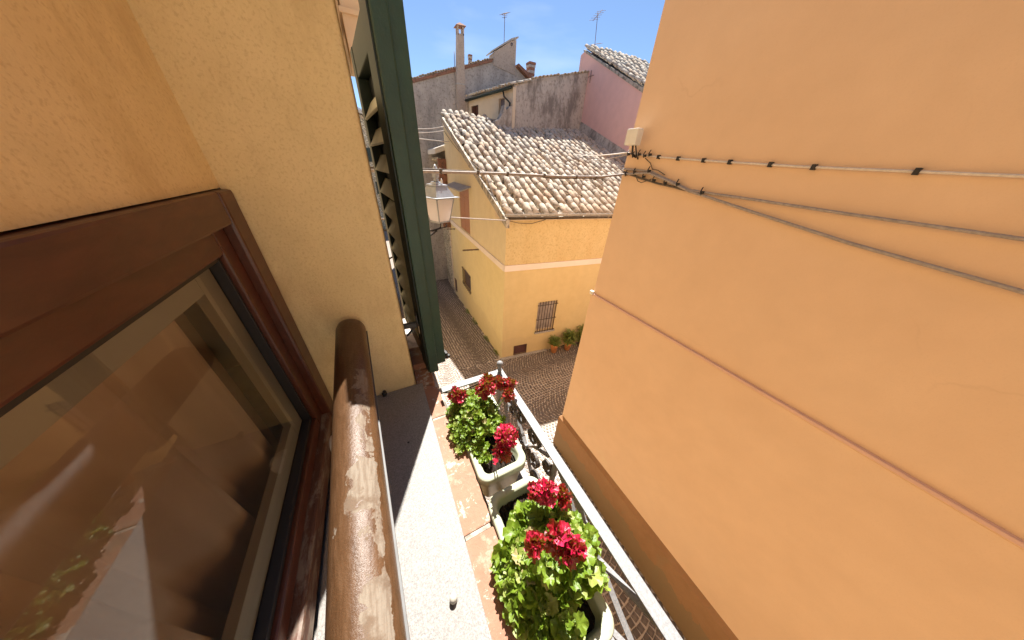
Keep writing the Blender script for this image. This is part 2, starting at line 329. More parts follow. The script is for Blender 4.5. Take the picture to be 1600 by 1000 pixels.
# ------------------------------------------------------------------ helpers
def empty(name, loc, label, cat, group=None):
    o = bpy.data.objects.new(name, None); C.objects.link(o); o.location = loc; o.empty_display_size = .1
    o['label'] = label; o['category'] = cat
    if group: o['group'] = group
    o['_w'] = list(loc); return o
def base(o):
    return Vector(o['_w']) if o is not None and '_w' in o else Vector((0, 0, 0))
class MB:
    def __init__(s): s.v = []; s.f = []; s.sm = []
    def add(s, vs, fs, smooth=False):
        k = len(s.v); s.v += [tuple(v) for v in vs]; s.f += [tuple(i+k for i in f) for f in fs]; s.sm += [smooth]*len(fs); return s
    def quad(s, a, b, c, d): return s.add([a, b, c, d], [(0, 1, 2, 3)])
    def box(s, x0, x1, y0, y1, z0, z1):
        return s.add([(x0, y0, z0), (x1, y0, z0), (x1, y1, z0), (x0, y1, z0), (x0, y0, z1), (x1, y0, z1), (x1, y1, z1), (x0, y1, z1)],
                     [(0, 3, 2, 1), (4, 5, 6, 7), (0, 1, 5, 4), (1, 2, 6, 5), (2, 3, 7, 6), (3, 0, 4, 7)])
    def obox(s, c, a, b, d):     # centre and three half-axis vectors
        c, a, b, d = map(Vector, (c, a, b, d)); vs = []
        for k in (-1, 1):
            for (i, j) in ((-1, -1), (1, -1), (1, 1), (-1, 1)): vs.append(c+a*i+b*j+d*k)
        return s.add(vs, [(0, 3, 2, 1), (4, 5, 6, 7), (0, 1, 5, 4), (1, 2, 6, 5), (2, 3, 7, 6), (3, 0, 4, 7)])
    def prism(s, poly, ext):
        n = len(poly); e = Vector(ext); a = [Vector(p) for p in poly]
        return s.add(a+[p+e for p in a], [tuple(range(n))[::-1], tuple(range(n, 2*n))]+[(i, (i+1) % n, n+(i+1) % n, n+i) for i in range(n)])
    def tube(s, pts, r, n=8, cap=True):
        pts = [Vector(p) for p in pts]; rr = r if isinstance(r, (list, tuple)) else [r]*len(pts); vs = []
        up = Vector((0, 0, 1))
        for i, p in enumerate(pts):
            d = (pts[min(i+1, len(pts)-1)]-pts[max(i-1, 0)]).normalized()
            a = d.cross(up)
            if a.length < .05: a = d.cross(Vector((1, 0, 0)))
            a.normalize(); b = d.cross(a)
            for k in range(n):
                t = 2*math.pi*k/n; vs.append(p+(a*math.cos(t)+b*math.sin(t))*rr[i])
        fs = [(i*n+k, i*n+(k+1) % n, (i+1)*n+(k+1) % n, (i+1)*n+k) for i in range(len(pts)-1) for k in range(n)]
        if cap: fs += [tuple(range(n))[::-1], tuple(range((len(pts)-1)*n, len(pts)*n))]
        return s.add(vs, fs, True)
    def lathe(s, c, prof, n=16, smooth=True):   # prof: (r, z)
        c = Vector(c); vs = [(c.x+r*math.cos(2*math.pi*k/n), c.y+r*math.sin(2*math.pi*k/n), c.z+z) for r, z in prof for k in range(n)]
        fs = [(i*n+k, i*n+(k+1) % n, (i+1)*n+(k+1) % n, (i+1)*n+k) for i in range(len(prof)-1) for k in range(n)]
        fs += [tuple(range(n))[::-1], tuple(range((len(prof)-1)*n, len(prof)*n))]
        return s.add(vs, fs, smooth)
    def mesh(s, name, off=Vector((0, 0, 0)), bevel=0, fixn=True):
        me = bpy.data.meshes.new(name); me.from_pydata([tuple(Vector(v)-off) for v in s.v], [], s.f)
        me.polygons.foreach_set('use_smooth', s.sm); me.update()
        if fixn or bevel:
            bm = bmesh.new(); bm.from_mesh(me)
            if fixn: bmesh.ops.recalc_face_normals(bm, faces=bm.faces)
            if bevel:
                ed = [e for e in bm.edges if len(e.link_faces) == 2 and e.calc_face_angle(0) > .6]
                bmesh.ops.bevel(bm, geom=ed, offset=bevel, segments=2, affect='EDGES', profile=.6)
            bm.to_mesh(me); bm.free()
        return me
    def build(s, name, mat, parent=None, label=None, bevel=0, kind=None, fixn=True):
        off = base(parent)
        me = s.mesh(name, off, bevel, fixn); me.materials.append(mat if not isinstance(mat, str) else M[mat])
        o = bpy.data.objects.new(name, me); C.objects.link(o)
        if parent is not None: o.parent = parent; o['_w'] = list(off)
        if label: o['label'] = label
        if kind: o['kind'] = kind
        return o
def tag(o, label, cat, group=None):
    o['label'] = label; o['category'] = cat
    if group: o['group'] = group
    return o
def wallgrid(P, U, W, width, height, holes, depth, name, mat, parent, inner='dark'):
    """rectangular wall from P along unit U and unit up W, with recessed openings (u0,u1,w0,w1)"""
    P, U, W = Vector(P), Vector(U).normalized(), Vector(W).normalized(); Nn = U.cross(W)
    us = sorted({0, width, *[h[0] for h in holes], *[h[1] for h in holes]}); ws = sorted({0, height, *[h[2] for h in holes], *[h[3] for h in holes]})
    mb = MB(); q = lambda u, w, d=0: P+U*u+W*w-Nn*d
    for i in range(len(us)-1):
        for j in range(len(ws)-1):
            uc, wc = (us[i]+us[i+1])/2, (ws[j]+ws[j+1])/2
            if any(h[0] < uc < h[1] and h[2] < wc < h[3] for h in holes): continue
            mb.quad(q(us[i], ws[j]), q(us[i+1], ws[j]), q(us[i+1], ws[j+1]), q(us[i], ws[j+1]))
    for (a, b, c, d) in holes:
        mb.quad(q(a, c), q(a, c, depth), q(a, d, depth), q(a, d)); mb.quad(q(b, c, depth), q(b, c), q(b, d), q(b, d, depth))
        mb.quad(q(a, c, depth), q(a, c), q(b, c), q(b, c, depth)); mb.quad(q(a, d), q(a, d, depth), q(b, d, depth), q(b, d))
        if inner: MB().quad(q(a, c, depth), q(b, c, depth), q(b, d, depth), q(a, d, depth)).build('dark_pane', inner, parent, fixn=False)
    return mb.build(name, mat, parent, fixn=False)
def gz(x, y):
    if y < 5.6: return -6.0
    if y < 14: return -6.0-.105*(y-5.6)
    return -6.882
# ------------------------------------------------------------------ the setting: ground and cobbles
mb = MB(); ys = [-200, -8, -3, 0, 3, 5.6, 8, 11, 14, 20, 60, 300]
for i in range(len(ys)-1):
    z0, z1 = gz(0, ys[i]), gz(0, ys[i+1]); mb.quad((-250, ys[i], z0), (250, ys[i], z0), (250, ys[i+1], z1), (-250, ys[i+1], z1))
ground = mb.build('ground', 'ground'); ground['kind'] = 'structure'
def stone(mb, x, y, w, l, a, h=.016):
    ca, sa = math.cos(a), math.sin(a); z = gz(x, y); vs = []
    tz = random.uniform(-.003, .003); tx = random.uniform(-.002, .002)
    j = lambda: random.uniform(.88, 1.06)
    for (k, hh, f) in ((0, -.004, 1.0), (1, h, .80)):
        for (i, jn) in ((-1, -1), (1, -1), (1, 1), (-1, 1)):
            dx, dy = i*w/2*f*j(), jn*l/2*f*j()
            vs.append((x+dx*ca-dy*sa, y+dx*sa+dy*ca, z+hh+(tz*i+tx*jn if k else 0)))
    mb.add(vs, [(4, 5, 6, 7), (0, 1, 5, 4), (1, 2, 6, 5), (2, 3, 7, 6), (3, 0, 4, 7)])
mb = MB(); near_spots = []
def fans(mb, x0, x1, y0, y1, W, ph, axis, s, inside):
    """segmental arcs: rows stacked along one axis, each arc spanning W across the other"""
    Rr = W*.55; row = s*1.10
    a0, a1 = (x0, x1) if axis == 'x' else (y0, y1); b0, b1 = (y0, y1) if axis == 'x' else (x0, x1)
    k = math.floor((b0-ph)/W)
    while ph+k*W < b1:
        cb = ph+k*W+W/2; th = math.asin(W/2/Rr)
        n = int((a1-a0+1.2)/row)
        for i in range(n):
            ca_ = a0-.2+i*row; m = int(2*th*Rr/(s*1.02)); 
            for q in range(m):
                t = -th+(q+.5+random.uniform(-.1, .1))*2*th/m
                b = cb+Rr*math.sin(t); a = ca_-(Rr*math.cos(t)-Rr*.8)+random.uniform(-.004, .004)
                x, y = (a, b) if axis == 'x' else (b, a)
                if not (x0 <= x < x1 and y0 <= y < y1) or not inside(x, y): continue
                ang = -t if axis == 'x' else t
                if axis == 'x': ang = t*-1
                sz = s*random.uniform(.78, .92), s*random.uniform(.78, .92)
                if 1.55 < x < 2.95 and -.75 < y < 1.0 and len(near_spots) < 290: near_spots.append((x, y, ang)); continue
                stone(mb, x, y, sz[0], sz[1], ang)
        k += 1
def ok(x, y):
    if x < .05: return False
    if y < 2.72 and x > 2.96: return False
    yf = 6.37-.1056*(x-3.15); xl = 3.15+.055*(y-6.37)
    if y > yf-.02 and x > xl-.02: return False
    return True
fans(mb, 0.05, 3.0, -3.0, 2.1, 1.5, .05, 'y', .105, ok)
fans(mb, 2.15, 9.5, 2.1, 6.4, 1.9, 3.62, 'x', .088, ok)
fans(mb, 0.05, 2.15, 2.1, 6.4, 1.05, .05, 'y', .085, ok)
fans(mb, 0.05, 3.9, 6.4, 17.0, 1.2, .05, 'y', .095, ok)
o = mb.build('cobbles', 'cobble', ground, fixn=False); o['kind'] = 'stuff'
vars_ = []
for k in range(5):
    m_ = MB(); st = random.getstate(); stone(m_, 0, 0, .1, .1, 0); m_.v = [(a, b, c+6.0) for a, b, c in m_.v]
    me = m_.mesh('paving_stone', fixn=False); me.materials.append(M['cobble']); vars_.append(me)
for (x, y, a) in near_spots:
    o = bpy.data.objects.new('paving_stone', random.choice(vars_)); C.objects.link(o); o.parent = ground; o.location = (x, y, -6.0); o.rotation_euler = (0, 0, a)

# ------------------------------------------------------------------ yellow house
O = Vector((3.15, 6.37, 0)); U = Vector((.9945, -.105, 0)); V = Vector((.055, .9985, 0)); Z = Vector((0, 0, 1))
def hp(u, v, z=0): return O+U*u+V*v+Z*z
house = empty('yellow_house', hp(0, 0, -6), 'yellow stucco corner house with weathered tiled roof and barred windows on the street crossing', 'house')
ms = .384   # roof pitch
zr = lambda v: -1.08+ms*v
# right face
lo, up = -2.50, -1.14
wallgrid(hp(0, 0, -6.35), U, Z, 8.5, 6.35+lo-.13, [(1.28, 2.03, 1.24, 2.45), (.475, .985, .36, .76)], .10, 'lower_wall', 'yellow_low', house, None)
MB().quad(hp(1.28, .10, -5.11), hp(2.03, .10, -5.11), hp(2.03, .10, -3.90), hp(1.28, .10, -3.90)).build('window_pane', 'pane_pale', house, fixn=False)
wallgrid(hp(0, 0, lo+.003), U, Z, 8.5, up-lo, [], .1, 'upper_wall', 'yellow_up', house, None)
# left face (runs away along the street): from far to near so the normal looks to the street
Lv = 7.7
def left_wall(z0, z1, holes, name, mat, depth=.1):
    hs = [(Lv-b, Lv-a, c-z0, d-z0) for (a, b, c, d) in holes]
    return wallgrid(hp(0, Lv, z0), -V, Z, Lv, z1-z0, hs, depth, name, mat, house, None)
left_wall(-7.4, lo-.13, [(3.95, 5.40, -5.23, -4.33)], 'side_lower_wall', 'yellow_side_low')
left_wall(lo+.003, -1.10, [(3.70, 5.35, -2.497+.0, -1.101)], 'side_upper_wall', 'yellow_side', .08) if False else None
left_wall(lo+.003, -1.10, [(3.72, 5.30, -2.44, -1.101)], 'side_upper_wall', 'yellow_side', .08)
# gable triangle above the eave level with the top of the shutter opening
g = MB()
def gq(v0, v1):
    g.add([hp(0, v1, -1.10), hp(0, v0, -1.10), hp(0, v0, zr(v0)), hp(0, v1, zr(v1))], [(0, 1, 2, 3)])
gq(0, 3.72); gq(5.30, Lv)
g.add([hp(0, 5.30, -.76), hp(0, 3.72, -.76), hp(0, 3.72, zr(3.72)), hp(0, 5.30, zr(5.30))], [(0, 1, 2, 3)])
for vv in (3.72, 5.30): g.add([hp(0, vv, -1.10), hp(.08, vv, -1.10), hp(.08, vv, -.76), hp(0, vv, -.76)], [(0, 1, 2, 3)])
g.add([hp(0, 5.30, -.76), hp(.08, 5.30, -.76), hp(.08, 3.72, -.76), hp(0, 3.72, -.76)], [(0, 1, 2, 3)])
g.build('gable_wall', 'yellow_side', house, fixn=False)
MB().quad(hp(.10, 5.40, -5.23), hp(.10, 3.95, -5.23), hp(.10, 3.95, -4.33), hp(.10, 5.40, -4.33)).build('window_pane', 'dark', house, fixn=False)
# back and far sides so that light does not leak
g = MB(); g.add([hp(0, Lv, -7.4), hp(8.5, Lv, -7.4), hp(8.5, Lv, zr(Lv)), hp(0, Lv, zr(Lv))], [(0, 1, 2, 3)])
g.build('back_wall', 'yellow_side', house, fixn=False)
# string course (band)
b = MB(); b.obox(hp(4.25, -.014, lo-.075), U*4.264, V*.020, Z*.092); b.build('string_course', 'band', house, bevel=.006)
for (a0, a1) in ((0.02, 2.2), (2.22, 4.9), (4.92, Lv)):
    b = MB(); b.obox(hp(-.014, (a0+a1)/2, lo-.075), U*.020, V*(a1-a0)/2, Z*.092); b.build('string_course', 'band', house, bevel=.006)
# eaves: plaster cornice, gutter, fascia
b = MB(); b.obox(hp(3.7, -.05, up-.02), U*3.78, V*.06, Z*.045); b.build('eaves_cornice', 'cream', house, bevel=.01)
b = MB(); pts = []
for k in range(9):
    t = math.pi*k/8; pts.append((-.19-.06*math.cos(t), -1.035-.06*math.sin(t)))
vs = [hp(-.12, y, z) for y, z in pts]+[hp(7.5, y, z+.015) for y, z in pts]
b.add(vs, [(i, i+1, i+10, i+9) for i in range(8)], True); b.add([hp(-.12, y, z) for y, z in pts], [tuple(range(9))])
b.obox(hp(3.7, -.252, -1.03), U*3.82, V*.006, Z*.008)
b.build('gutter', M['conc'], house, fixn=False)
b = MB(); b.tube([hp(-.10, -.19, -1.115), hp(2, -.195, -1.112), hp(7, -.19, -1.10)], .012, 6); b.build('gutter_cable', 'cable_dark', house)
# verge: stone-like raking board on the street side
b = MB(); b.prism([hp(-.11, -.24, zr(-.24)-.20), hp(-.11, 7.40, zr(7.40)-.20), hp(-.11, 7.40, zr(7.40)+.01), hp(-.11, -.24, zr(-.24)+.01)], U*.10); b.build('verge_board', 'verge', house, bevel=.01)
b = MB(); b.prism([hp(-.105, -.22, -1.36), hp(-.105, .62, -1.20), hp(-.105, .62, zr(.62)-.205), hp(-.105, -.22, zr(-.22)-.205)], U*.10); b.build('verge_corbel', 'cream', house, bevel=.01)
# roof deck (under-tile plane)
RN = U.cross((V+Z*ms).normalized()).normalized()
b = MB(); b.add([hp(-.09, -.18, zr(-.18)-.02), hp(7.15, -.18, zr(-.18)-.02), hp(7.15, 7.5, zr(7.5)-.02), hp(-.09, 7.5, zr(7.5)-.02)], [(0, 1, 2, 3)])
roof = b.build('roof', 'tile_dark', house, fixn=False)
def tile_mesh(L, r0, r1, th=.018, seg=7, lift=.0):
    """barrel cover tile: x across, y up the slope (wide lower end at y=0), z out of the roof"""
    mb = MB(); vs = []
    for (y, r) in ((0, r0), (L, r1)):
        for rr in (r, r-th):
            for k in range(seg+1):
                t = math.pi*k/seg; vs.append((rr*math.cos(t), y, rr*.82*math.sin(t)+lift))
    n = seg+1
    fs = []
    for k in range(seg):
        fs += [(k, k+1, 2*n+k+1, 2*n+k), (n+k, 3*n+k, 3*n+k+1, n+k+1), (k, n+k, n+k+1, k+1)]
    fs += [(0, 2*n, 3*n, n), (seg, n+seg, 3*n+seg, 2*n+seg)]
    mb.add(vs, fs, True); me = mb.mesh('roof_tile'); me.materials.append(M['tile']); return me
def rot_basis(X, Y):
    X = X.normalized(); Yn = Y.normalized(); Zn = X.cross(Yn).normalized(); X = Yn.cross(Zn)
    return Matrix((X, Yn, Zn)).transposed().to_4x4()
tmesh = [tile_mesh(.52, .125+random.uniform(-.008, .008), .098) for _ in range(5)]
def place_tile(me, P, X, Y, parent, jit=1.0, mirror=False):
    Mx = rot_basis(X, Y)
    J = Matrix.Rotation(random.gauss(0, .075)*jit, 4, 'Z') @ Matrix.Rotation(R(6.5)+random.gauss(0, .035)*jit, 4, 'X') @ Matrix.Rotation(random.gauss(0, .05)*jit, 4, 'Y')
    return Matrix.Translation(P-base(parent)) @ Mx @ J
spots = []; pu = .27; pv = .375
cols = int(7.2/pu); rows = 21
for i in range(cols+1):
    coljit = random.gauss(0, .012)
    for j in range(rows):
        u = .085+i*pu+coljit+random.gauss(0, .014); v = -.13+j*pv+random.gauss(0, .032)
        if v > 7.42 or u > 7.08: continue
        if v > 6.2+(u-2.0)*.245 and u > 2.1: continue
        spots.append((v*1.0+abs(u-1)*.15, u, v))
spots.sort()
stuff = MB()
for n_, (k_, u, v) in enumerate(spots):
    P = hp(u, v, zr(v)+random.gauss(.012, .006))
    me = random.choice(tmesh); mw = place_tile(me, P, U, V+Z*ms, house)
    if n_ < 298:
        o = bpy.data.objects.new('roof_tile', me); C.objects.link(o); o.parent = house; o.matrix_local = mw
    else:
        mt = Matrix.Translation(base(house)) @ mw
        stuff.add([mt @ x.co for x in me.vertices], [tuple(p.vertices) for p in me.polygons], True)
stuff.build('upper_roof_tiles', 'tile', house, kind='stuff', fixn=False)
# channel tiles between the covers, one joined part
ch = MB(); seg = 5
for i in range(cols+1):
    uc = .085+(i+.5)*pu
    for j in range(rows):
        v = -.17+j*pv
        if v > 7.3 or uc > 7.1: continue
        if v > 6.1+(uc-2.0)*.245 and uc > 2.1: continue
        vs = []
        for (dv, rr, lf) in ((0, .10, .035), (.44, .118, .0)):
            for k in range(seg+1):
                t = math.pi*k/seg; vs.append(hp(uc+rr*math.cos(t), v+dv, zr(v+dv)+.055-rr*.75*math.sin(t)+lf))
        ch.add(vs, [(k, k+1, seg+2+k, seg+1+k) for k in range(seg)], True)
ch.build('channel_tiles', 'tile', house, kind='stuff', fixn=False)
# ridge mortar with bricks
b = MB(); b.obox(hp(1.05, 7.46, zr(7.4)+.03), U*1.12, V*.09, Z*.07); b.build('ridge_mortar', 'verge', house, bevel=.03)
for k in range(6):
    me = tmesh[k % 5]; o = bpy.data.objects.new('ridge_tile', me); C.objects.link(o); o.parent = house
    o.matrix_local = Matrix.Translation(hp(-.1+k*.40, 7.44, zr(7.4)+.05)-base(house)) @ rot_basis(-V, U) @ Matrix.Rotation(random.gauss(0, .04), 4, 'Y')
# barred window on the front
def grille(P, U_, w, h, n, parent, mat, out, cross=(.12, .5, .9), spikes=True, cw=.012):
    gr = MB(); P = Vector(P)
    for k in range(n):
        p = P+U_*(w*(k+.5)/n)+out*.045
        gr.tube([p-Z*.03, p+Z*(h+(.05 if spikes else -.01))], cw, 6)
    for c in cross:
        q = P+out*.045+Z*h*c; gr.obox(q+U_*w/2, U_*(w/2+.02), out*.006, Z*.011)
        for e in (0, w): gr.obox(q+U_*e-out*.02, U_*.008, out*.035, Z*.008)
    return gr.build('window_grille', mat, parent)
o_ = Vector((-.105, -.9945, 0)).normalized()
grille(hp(1.28, 0, -5.12), U, .75, 1.2, 7, house, 'iron_dark2', o_, cross=(.03, .45, .93))
b = MB(); b.obox(hp(1.655, -.02, -5.145), U*.41, V*.05, Z*.03); b.build('window_sill', 'conc', house, bevel=.006)
# glazing of that window: wooden bars and a pale upper pane
b = MB()
for (a0, a1, z0, z1) in ((0, .05, 0, 1.2), (.70, .75, 0, 1.2), (.05, .70, 0, .05), (.05, .70, 1.15, 1.2)):
    b.obox(hp(1.28+(a0+a1)/2, .085, -5.11+(z0+z1)/2), U*(a1-a0)/2, V*.012, Z*(z1-z0)/2)
b.build('window_frame', 'room', house)
# vent hatch low on the front wall
b = MB(); b.obox(hp(.73, .03, -5.79), U*.254, V*.01, Z*.198); vent = b.build('vent_hatch', 'vent', house)
b = MB()
for (a0, a1, z0, z1) in ((.465, .985, -5.60, -5.585), (.465, .985, -6.0, -5.985), (.465, .48, -5.985, -5.6), (.972, .987, -5.985, -5.6)):
    b.obox(hp((a0+a1)/2, -.005, (z0+z1)/2), U*(a1-a0)/2, V*.012, Z*(z1-z0)/2)
b.build('vent_frame', 'iron_rust', house)
b = MB(); b.obox(hp(.9, -.06, -6.06), U*.95, V*.06, Z*.045); b.build('kerb_step', 'conc', house, bevel=.02)
# barred window on the side
lo_ = Vector((-.9985, .055, 0)).normalized()
grille(hp(0, 3.95, -5.24), V, 1.45, .9, 7, house, 'iron_rust', lo_, cross=(.04, .12, .96), spikes=False, cw=.012)
# shuttered side opening and its slate hood
for (a0, a1) in ((3.74, 4.50), (4.52, 5.28)):
    n = 4; w = (a1-a0)/n
    leaf = MB(); leaf.obox(hp(.045, (a0+a1)/2, -1.60), U*.012, V*(a1-a0)/2, Z*.82); lf = leaf.build('wooden_shutter', 'shutterwood', house)
    for k in range(n):
        pb = MB(); pb.obox(hp(.022, a0+w*(k+.5), -1.60), U*.010, V*(w/2-.008), Z*.825); pb.build('shutter_board', 'shutterwood', lf, bevel=.003)
b = MB(); b.prism([hp(-.02, 3.35, -.70), hp(-.02, 6.1, -.70), hp(-.42, 6.1, -.84), hp(-.42, 3.35, -.84)], Z*.045); b.build('door_hood', 'conc', house, bevel=.008)
# small service hatch at the far foot of the side wall
b = MB(); b.obox(hp(-.01, 7.30, -6.15), U*.02, V*.18, Z*.38); b.build('service_hatch', 'iron_rust', house, bevel=.01)
# projecting iron rods under the band
for (v, z, L, nm) in ((2.6, -2.71, .62, 12), (6.6, -2.775, .42, 6)):
    r_ = MB(); r_.tube([hp(0, v, z), hp(-L, v, z)], .014, 6)
    for k in range(nm):
        x = -L*(k+.5)/nm; r_.lathe(hp(x, v, z-.03), [(.004, -.02), (.022, 0), (.022, .03), (.008, .05)], 6)
    r_.build('iron_bracket', 'iron_rust', house)
# wires clipped on the gable, one run of two
wi = empty('wall_wires', hp(0, 3, 0), 'pair of thin dark wires draped down the yellow gable below the roof edge', 'wires')
def sag(a, b, s, n=14, lat=None):
    a, b = Vector(a), Vector(b); out = []
    for i in range(n+1):
        t = i/n; out.append(a.lerp(b, t)-Z*s*4*t*(1-t))
    return out
w_ = MB(); w_.tube(sag((3.53, 14.2, 1.45), (3.27, 9.62, .10), .10)+sag((3.27, 9.62, .10), (3.12, 6.97, -.80), .05), .011, 5); w_.build('wire', 'cable_dark', wi)
w_ = MB(); w_.tube(sag((3.43, 12.9, 1.35), (3.18, 7.95, -.16), .22)+sag((3.18, 7.95, -.16), (3.09, 6.5, -1.2), .04), .011, 5); w_.build('wire', 'cable_dark', wi)
# weeds along the foot of the side wall
def leafmesh(name, L, W, lobes=0, mat='leaf', cup=.25, ruff=.12, seed=0):
    rnd = random.Random(seed); n = 20; vs = [(0, L*.30, -.0)]; fs = []
    for ring, f in ((1, .55), (2, 1.0)):
        for k in range(n):
            t = 2*math.pi*k/n; lob = 1+(.085*math.cos(5*t)+(.05 if k % 2 else -.05) if lobes else 0)+rnd.uniform(-.05, .05)*ring
            notch = 1-(.55 if abs(t-math.pi) < .35 else 0)*(ring == 2) if lobes else 1
            r = lob*notch*f
            x = W/2*r*math.sin(t); y = L*.5+L*.5*r*math.cos(t)
            if lobes: y = L*.30+L*.52*r*math.cos(t)
            z = cup*L*f*f*.5+ruff*L*math.sin(t*6+seed)*f*f*(1 if ring == 2 else .3)+rnd.uniform(-.02, .02)*L
            vs.append((x, y, z))
    for k in range(n):
        a, b2 = 1+k, 1+(k+1) % n; fs.append((0, a, b2)); fs.append((a, a+n, b2+n, b2))
    mb = MB(); mb.add(vs, fs, True); me = mb.mesh(name, fixn=False); me.materials.append(M[mat]); return me
def clump_mesh(name, n, rad, hgt, L, W, mat, seed, droop=.3):
    rnd = random.Random(seed); mb = MB()
    for _ in range(n):
        a = rnd.uniform(0, 6.283); el = rnd.uniform(.1, 1.35); d = Vector((math.cos(a)*math.cos(el), math.sin(a)*math.cos(el), math.sin(el)))
        c = Vector((math.cos(a)*rad*rnd.random(), math.sin(a)*rad*rnd.random(), hgt*rnd.random())); s = d.cross(Z).normalized()
        l = L*rnd.uniform(.6, 1.2); w = W*rnd.uniform(.7, 1.2); nn = s.cross(d)
        mb.add([c, c+d*l*.5+s*w/2+nn*.1*l, c+d*l-Z*l*droop, c+d*l*.5-s*w/2+nn*.1*l], [(0, 1, 2, 3)])
    return mb
wd = 0
for (v, s, lb) in ((1.55, .9, 'small weed tuft growing at the foot of the yellow side wall, nearest the corner'), (3.3, 1.3, 'middle weed tuft at the foot of the yellow side wall'), (4.6, 1.0, 'dark green weed tuft at the foot of the yellow side wall, furthest along the street'), (.45, .7, 'tiny dry weed tuft right at the base of the yellow house corner')):
    p = hp(-.06, v, 0); p.z = gz(p.x, p.y)
    mb = clump_mesh('w', 60, .14*s, .05, .14*s, .035, 'leaf_dark', wd+3); mb.v = [tuple(Vector((a*.5, b_*1.6, c))+p) for a, b_, c in [tuple(q) for q in mb.v]]
    o = mb.build('weed_tuft', 'leaf_dark', fixn=False); tag(o, lb, 'weed', 'weeds along the yellow wall'); wd += 1
# plant pots by the front wall
def pot_plant(name, P, rp, hpz, kind, label, seed):
    e = empty(name, P, label, 'potted plant', 'plants in pots by the yellow front wall')
    b = MB(); b.lathe(P, [(rp*.62, 0), (rp*.9, hpz*.8), (rp, hpz*.82), (rp*1.02, hpz), (rp*.88, hpz), (rp*.85, hpz*.9)], 18); b.build('pot', 'terracotta_pot', e)
    if kind == 'bush': mb = clump_mesh('f', 620, rp*1.0, rp*1.3, .17, .032, 'leaf_dark', seed, .15)
    else: mb = clump_mesh('f', 420, rp*.7, rp*2.4, .28, .05, 'leaf_dark', seed, .15)
    mb.v = [tuple(Vector(q)+Vector(P)+Z*hpz*.9) for q in mb.v]; mb.build('foliage', 'leaf_dark', e, fixn=False)
    b = MB(); b.tube([Vector(P)+Z*hpz*.7, Vector(P)+Z*(hpz+rp*1.2)], .012, 6); b.build('stem', 'stem', e)
pot_plant('potted_shrub', (5.14, 5.87, -6.0), .165, .38, 'bush', 'round green bush in a terracotta pot, the one nearest the barred front window', 5)
pot_plant('potted_shrub', (5.72, 5.78, -6.0), .155, .36, 'tall', 'taller arching plant in a terracotta pot, right of the round bush', 9)
e = empty('dark_shrub', (6.5, 5.75, -6.02), 'dark bushy plant in a dark pot, partly hidden by the orange building corner', 'potted plant')
b = MB(); b.lathe((6.5, 5.75, -6.02), [(.12, 0), (.17, .28), (.15, .28)], 14); b.build('pot', 'iron_dark', e)
mb = clump_mesh('f', 600, .3, .55, .2, .06, 'leaf_dark', 21, .2); mb.v = [tuple(Vector(q)+Vector((6.5, 5.75, -5.78))) for q in mb.v]; mb.build('foliage', 'leaf_dark', e, fixn=False)

# ------------------------------------------------------------------ stone house further along the street
sh = empty('stone_house', (3.7, 15, -6.9), 'rubble stone house with roof edge coloured sunlit white beyond the yellow house', 'house')
P0 = hp(0, 7.7, 0); P1 = hp(.1, 20, 0)
g = MB(); nseg = 30; zt = lambda k: .25+.05*math.sin(k*1.3)
rnd = random.Random(4); grid = []
for i in range(nseg+1):
    col = []
    for j in range(15):
        z = -7.0+j*(7.2/14); p = P0.lerp(P1, i/nseg); col.append(Vector((p.x+rnd.uniform(-.035, .035)-(.0), p.y, z)))
    grid.append(col)
vs = [p for c in grid for p in c]; g.add(vs, [(i*15+j, i*15+j+1, (i+1)*15+j+1, (i+1)*15+j) for i in range(nseg) for j in range(14)], False)
g.build('stone_wall', 'stone', sh, fixn=False)
for k in range(16):   # quoins where it meets the yellow plaster
    q = MB(); q.obox(hp(-.012, 7.78+(k % 2)*.06, -6.55+k*.36+.18), U*.03, V*(.10+(k % 2)*.06), Z*.165); q.build('quoin', 'cream', sh, bevel=.02)
b = MB(); b.prism([hp(-.45, 7.75, .38), hp(-.45, 19, .38), hp(1.6, 19, 1.1), hp(1.6, 7.75, 1.1)], Z*.22); b.build('roof_edge', 'sunwhite', sh, bevel=.03)
b = MB(); b.box(3.2, 3.56, 13.95, 14.2, -2.9, .2); b.build('wall_pilaster', 'brick_edge', sh)
b = MB(); b.prism([hp(-.30, 7.9, .16), hp(-.30, 18, .16), hp(-.02, 18, .05), hp(-.02, 7.9, .05)], Z*.1); b.build('roof_soffit', 'stone', sh)

# ------------------------------------------------------------------ big grey gabled building with flue
gb = empty('grey_building', (5, 16.5, -6.9), 'tall grey weathered building with a rising roof line and rendered flue on its gable', 'building')
Y = 16.5
b = MB(); pl = [(1.3, 2.75), (2.87, 3.30), (4.9, 3.98), (7.03, 4.68), (7.11, 4.75), (8.36, 4.62), (9.1, 4.32), (9.9, 4.0), (9.9, -7), (1.3, -7)]
b.prism([(x, Y, z) for x, z in pl], (0, 5, 0)); b.build('gable_wall', 'grey1', gb)
rm = tile_mesh(.34, .10, .085, seg=5)
for k in range(40):     # tiles along the raking edge
    x = 2.0+k*.128
    if x > 7.0: break
    z = 3.05+(x-2.0)*(4.70-3.05)/5.03
    o = bpy.data.objects.new('roof_tile', rm); C.objects.link(o); o.parent = gb
    o.matrix_local = Matrix.Translation(Vector((x, Y-.06, z+random.gauss(0, .012)))-base(gb)) @ rot_basis(Vector((1, 0, .33)), Vector((0, 1, 0))) @ Matrix.Rotation(random.gauss(0, .05), 4, 'Z')
b = MB(); b.prism([(1.3, Y-.07, 2.67), (7.0, Y-.07, 4.60), (7.0, Y-.07, 4.72), (1.3, Y-.07, 2.79)], (0, .066, 0)); b.build('brick_cornice', 'brick_edge', gb, bevel=.01)
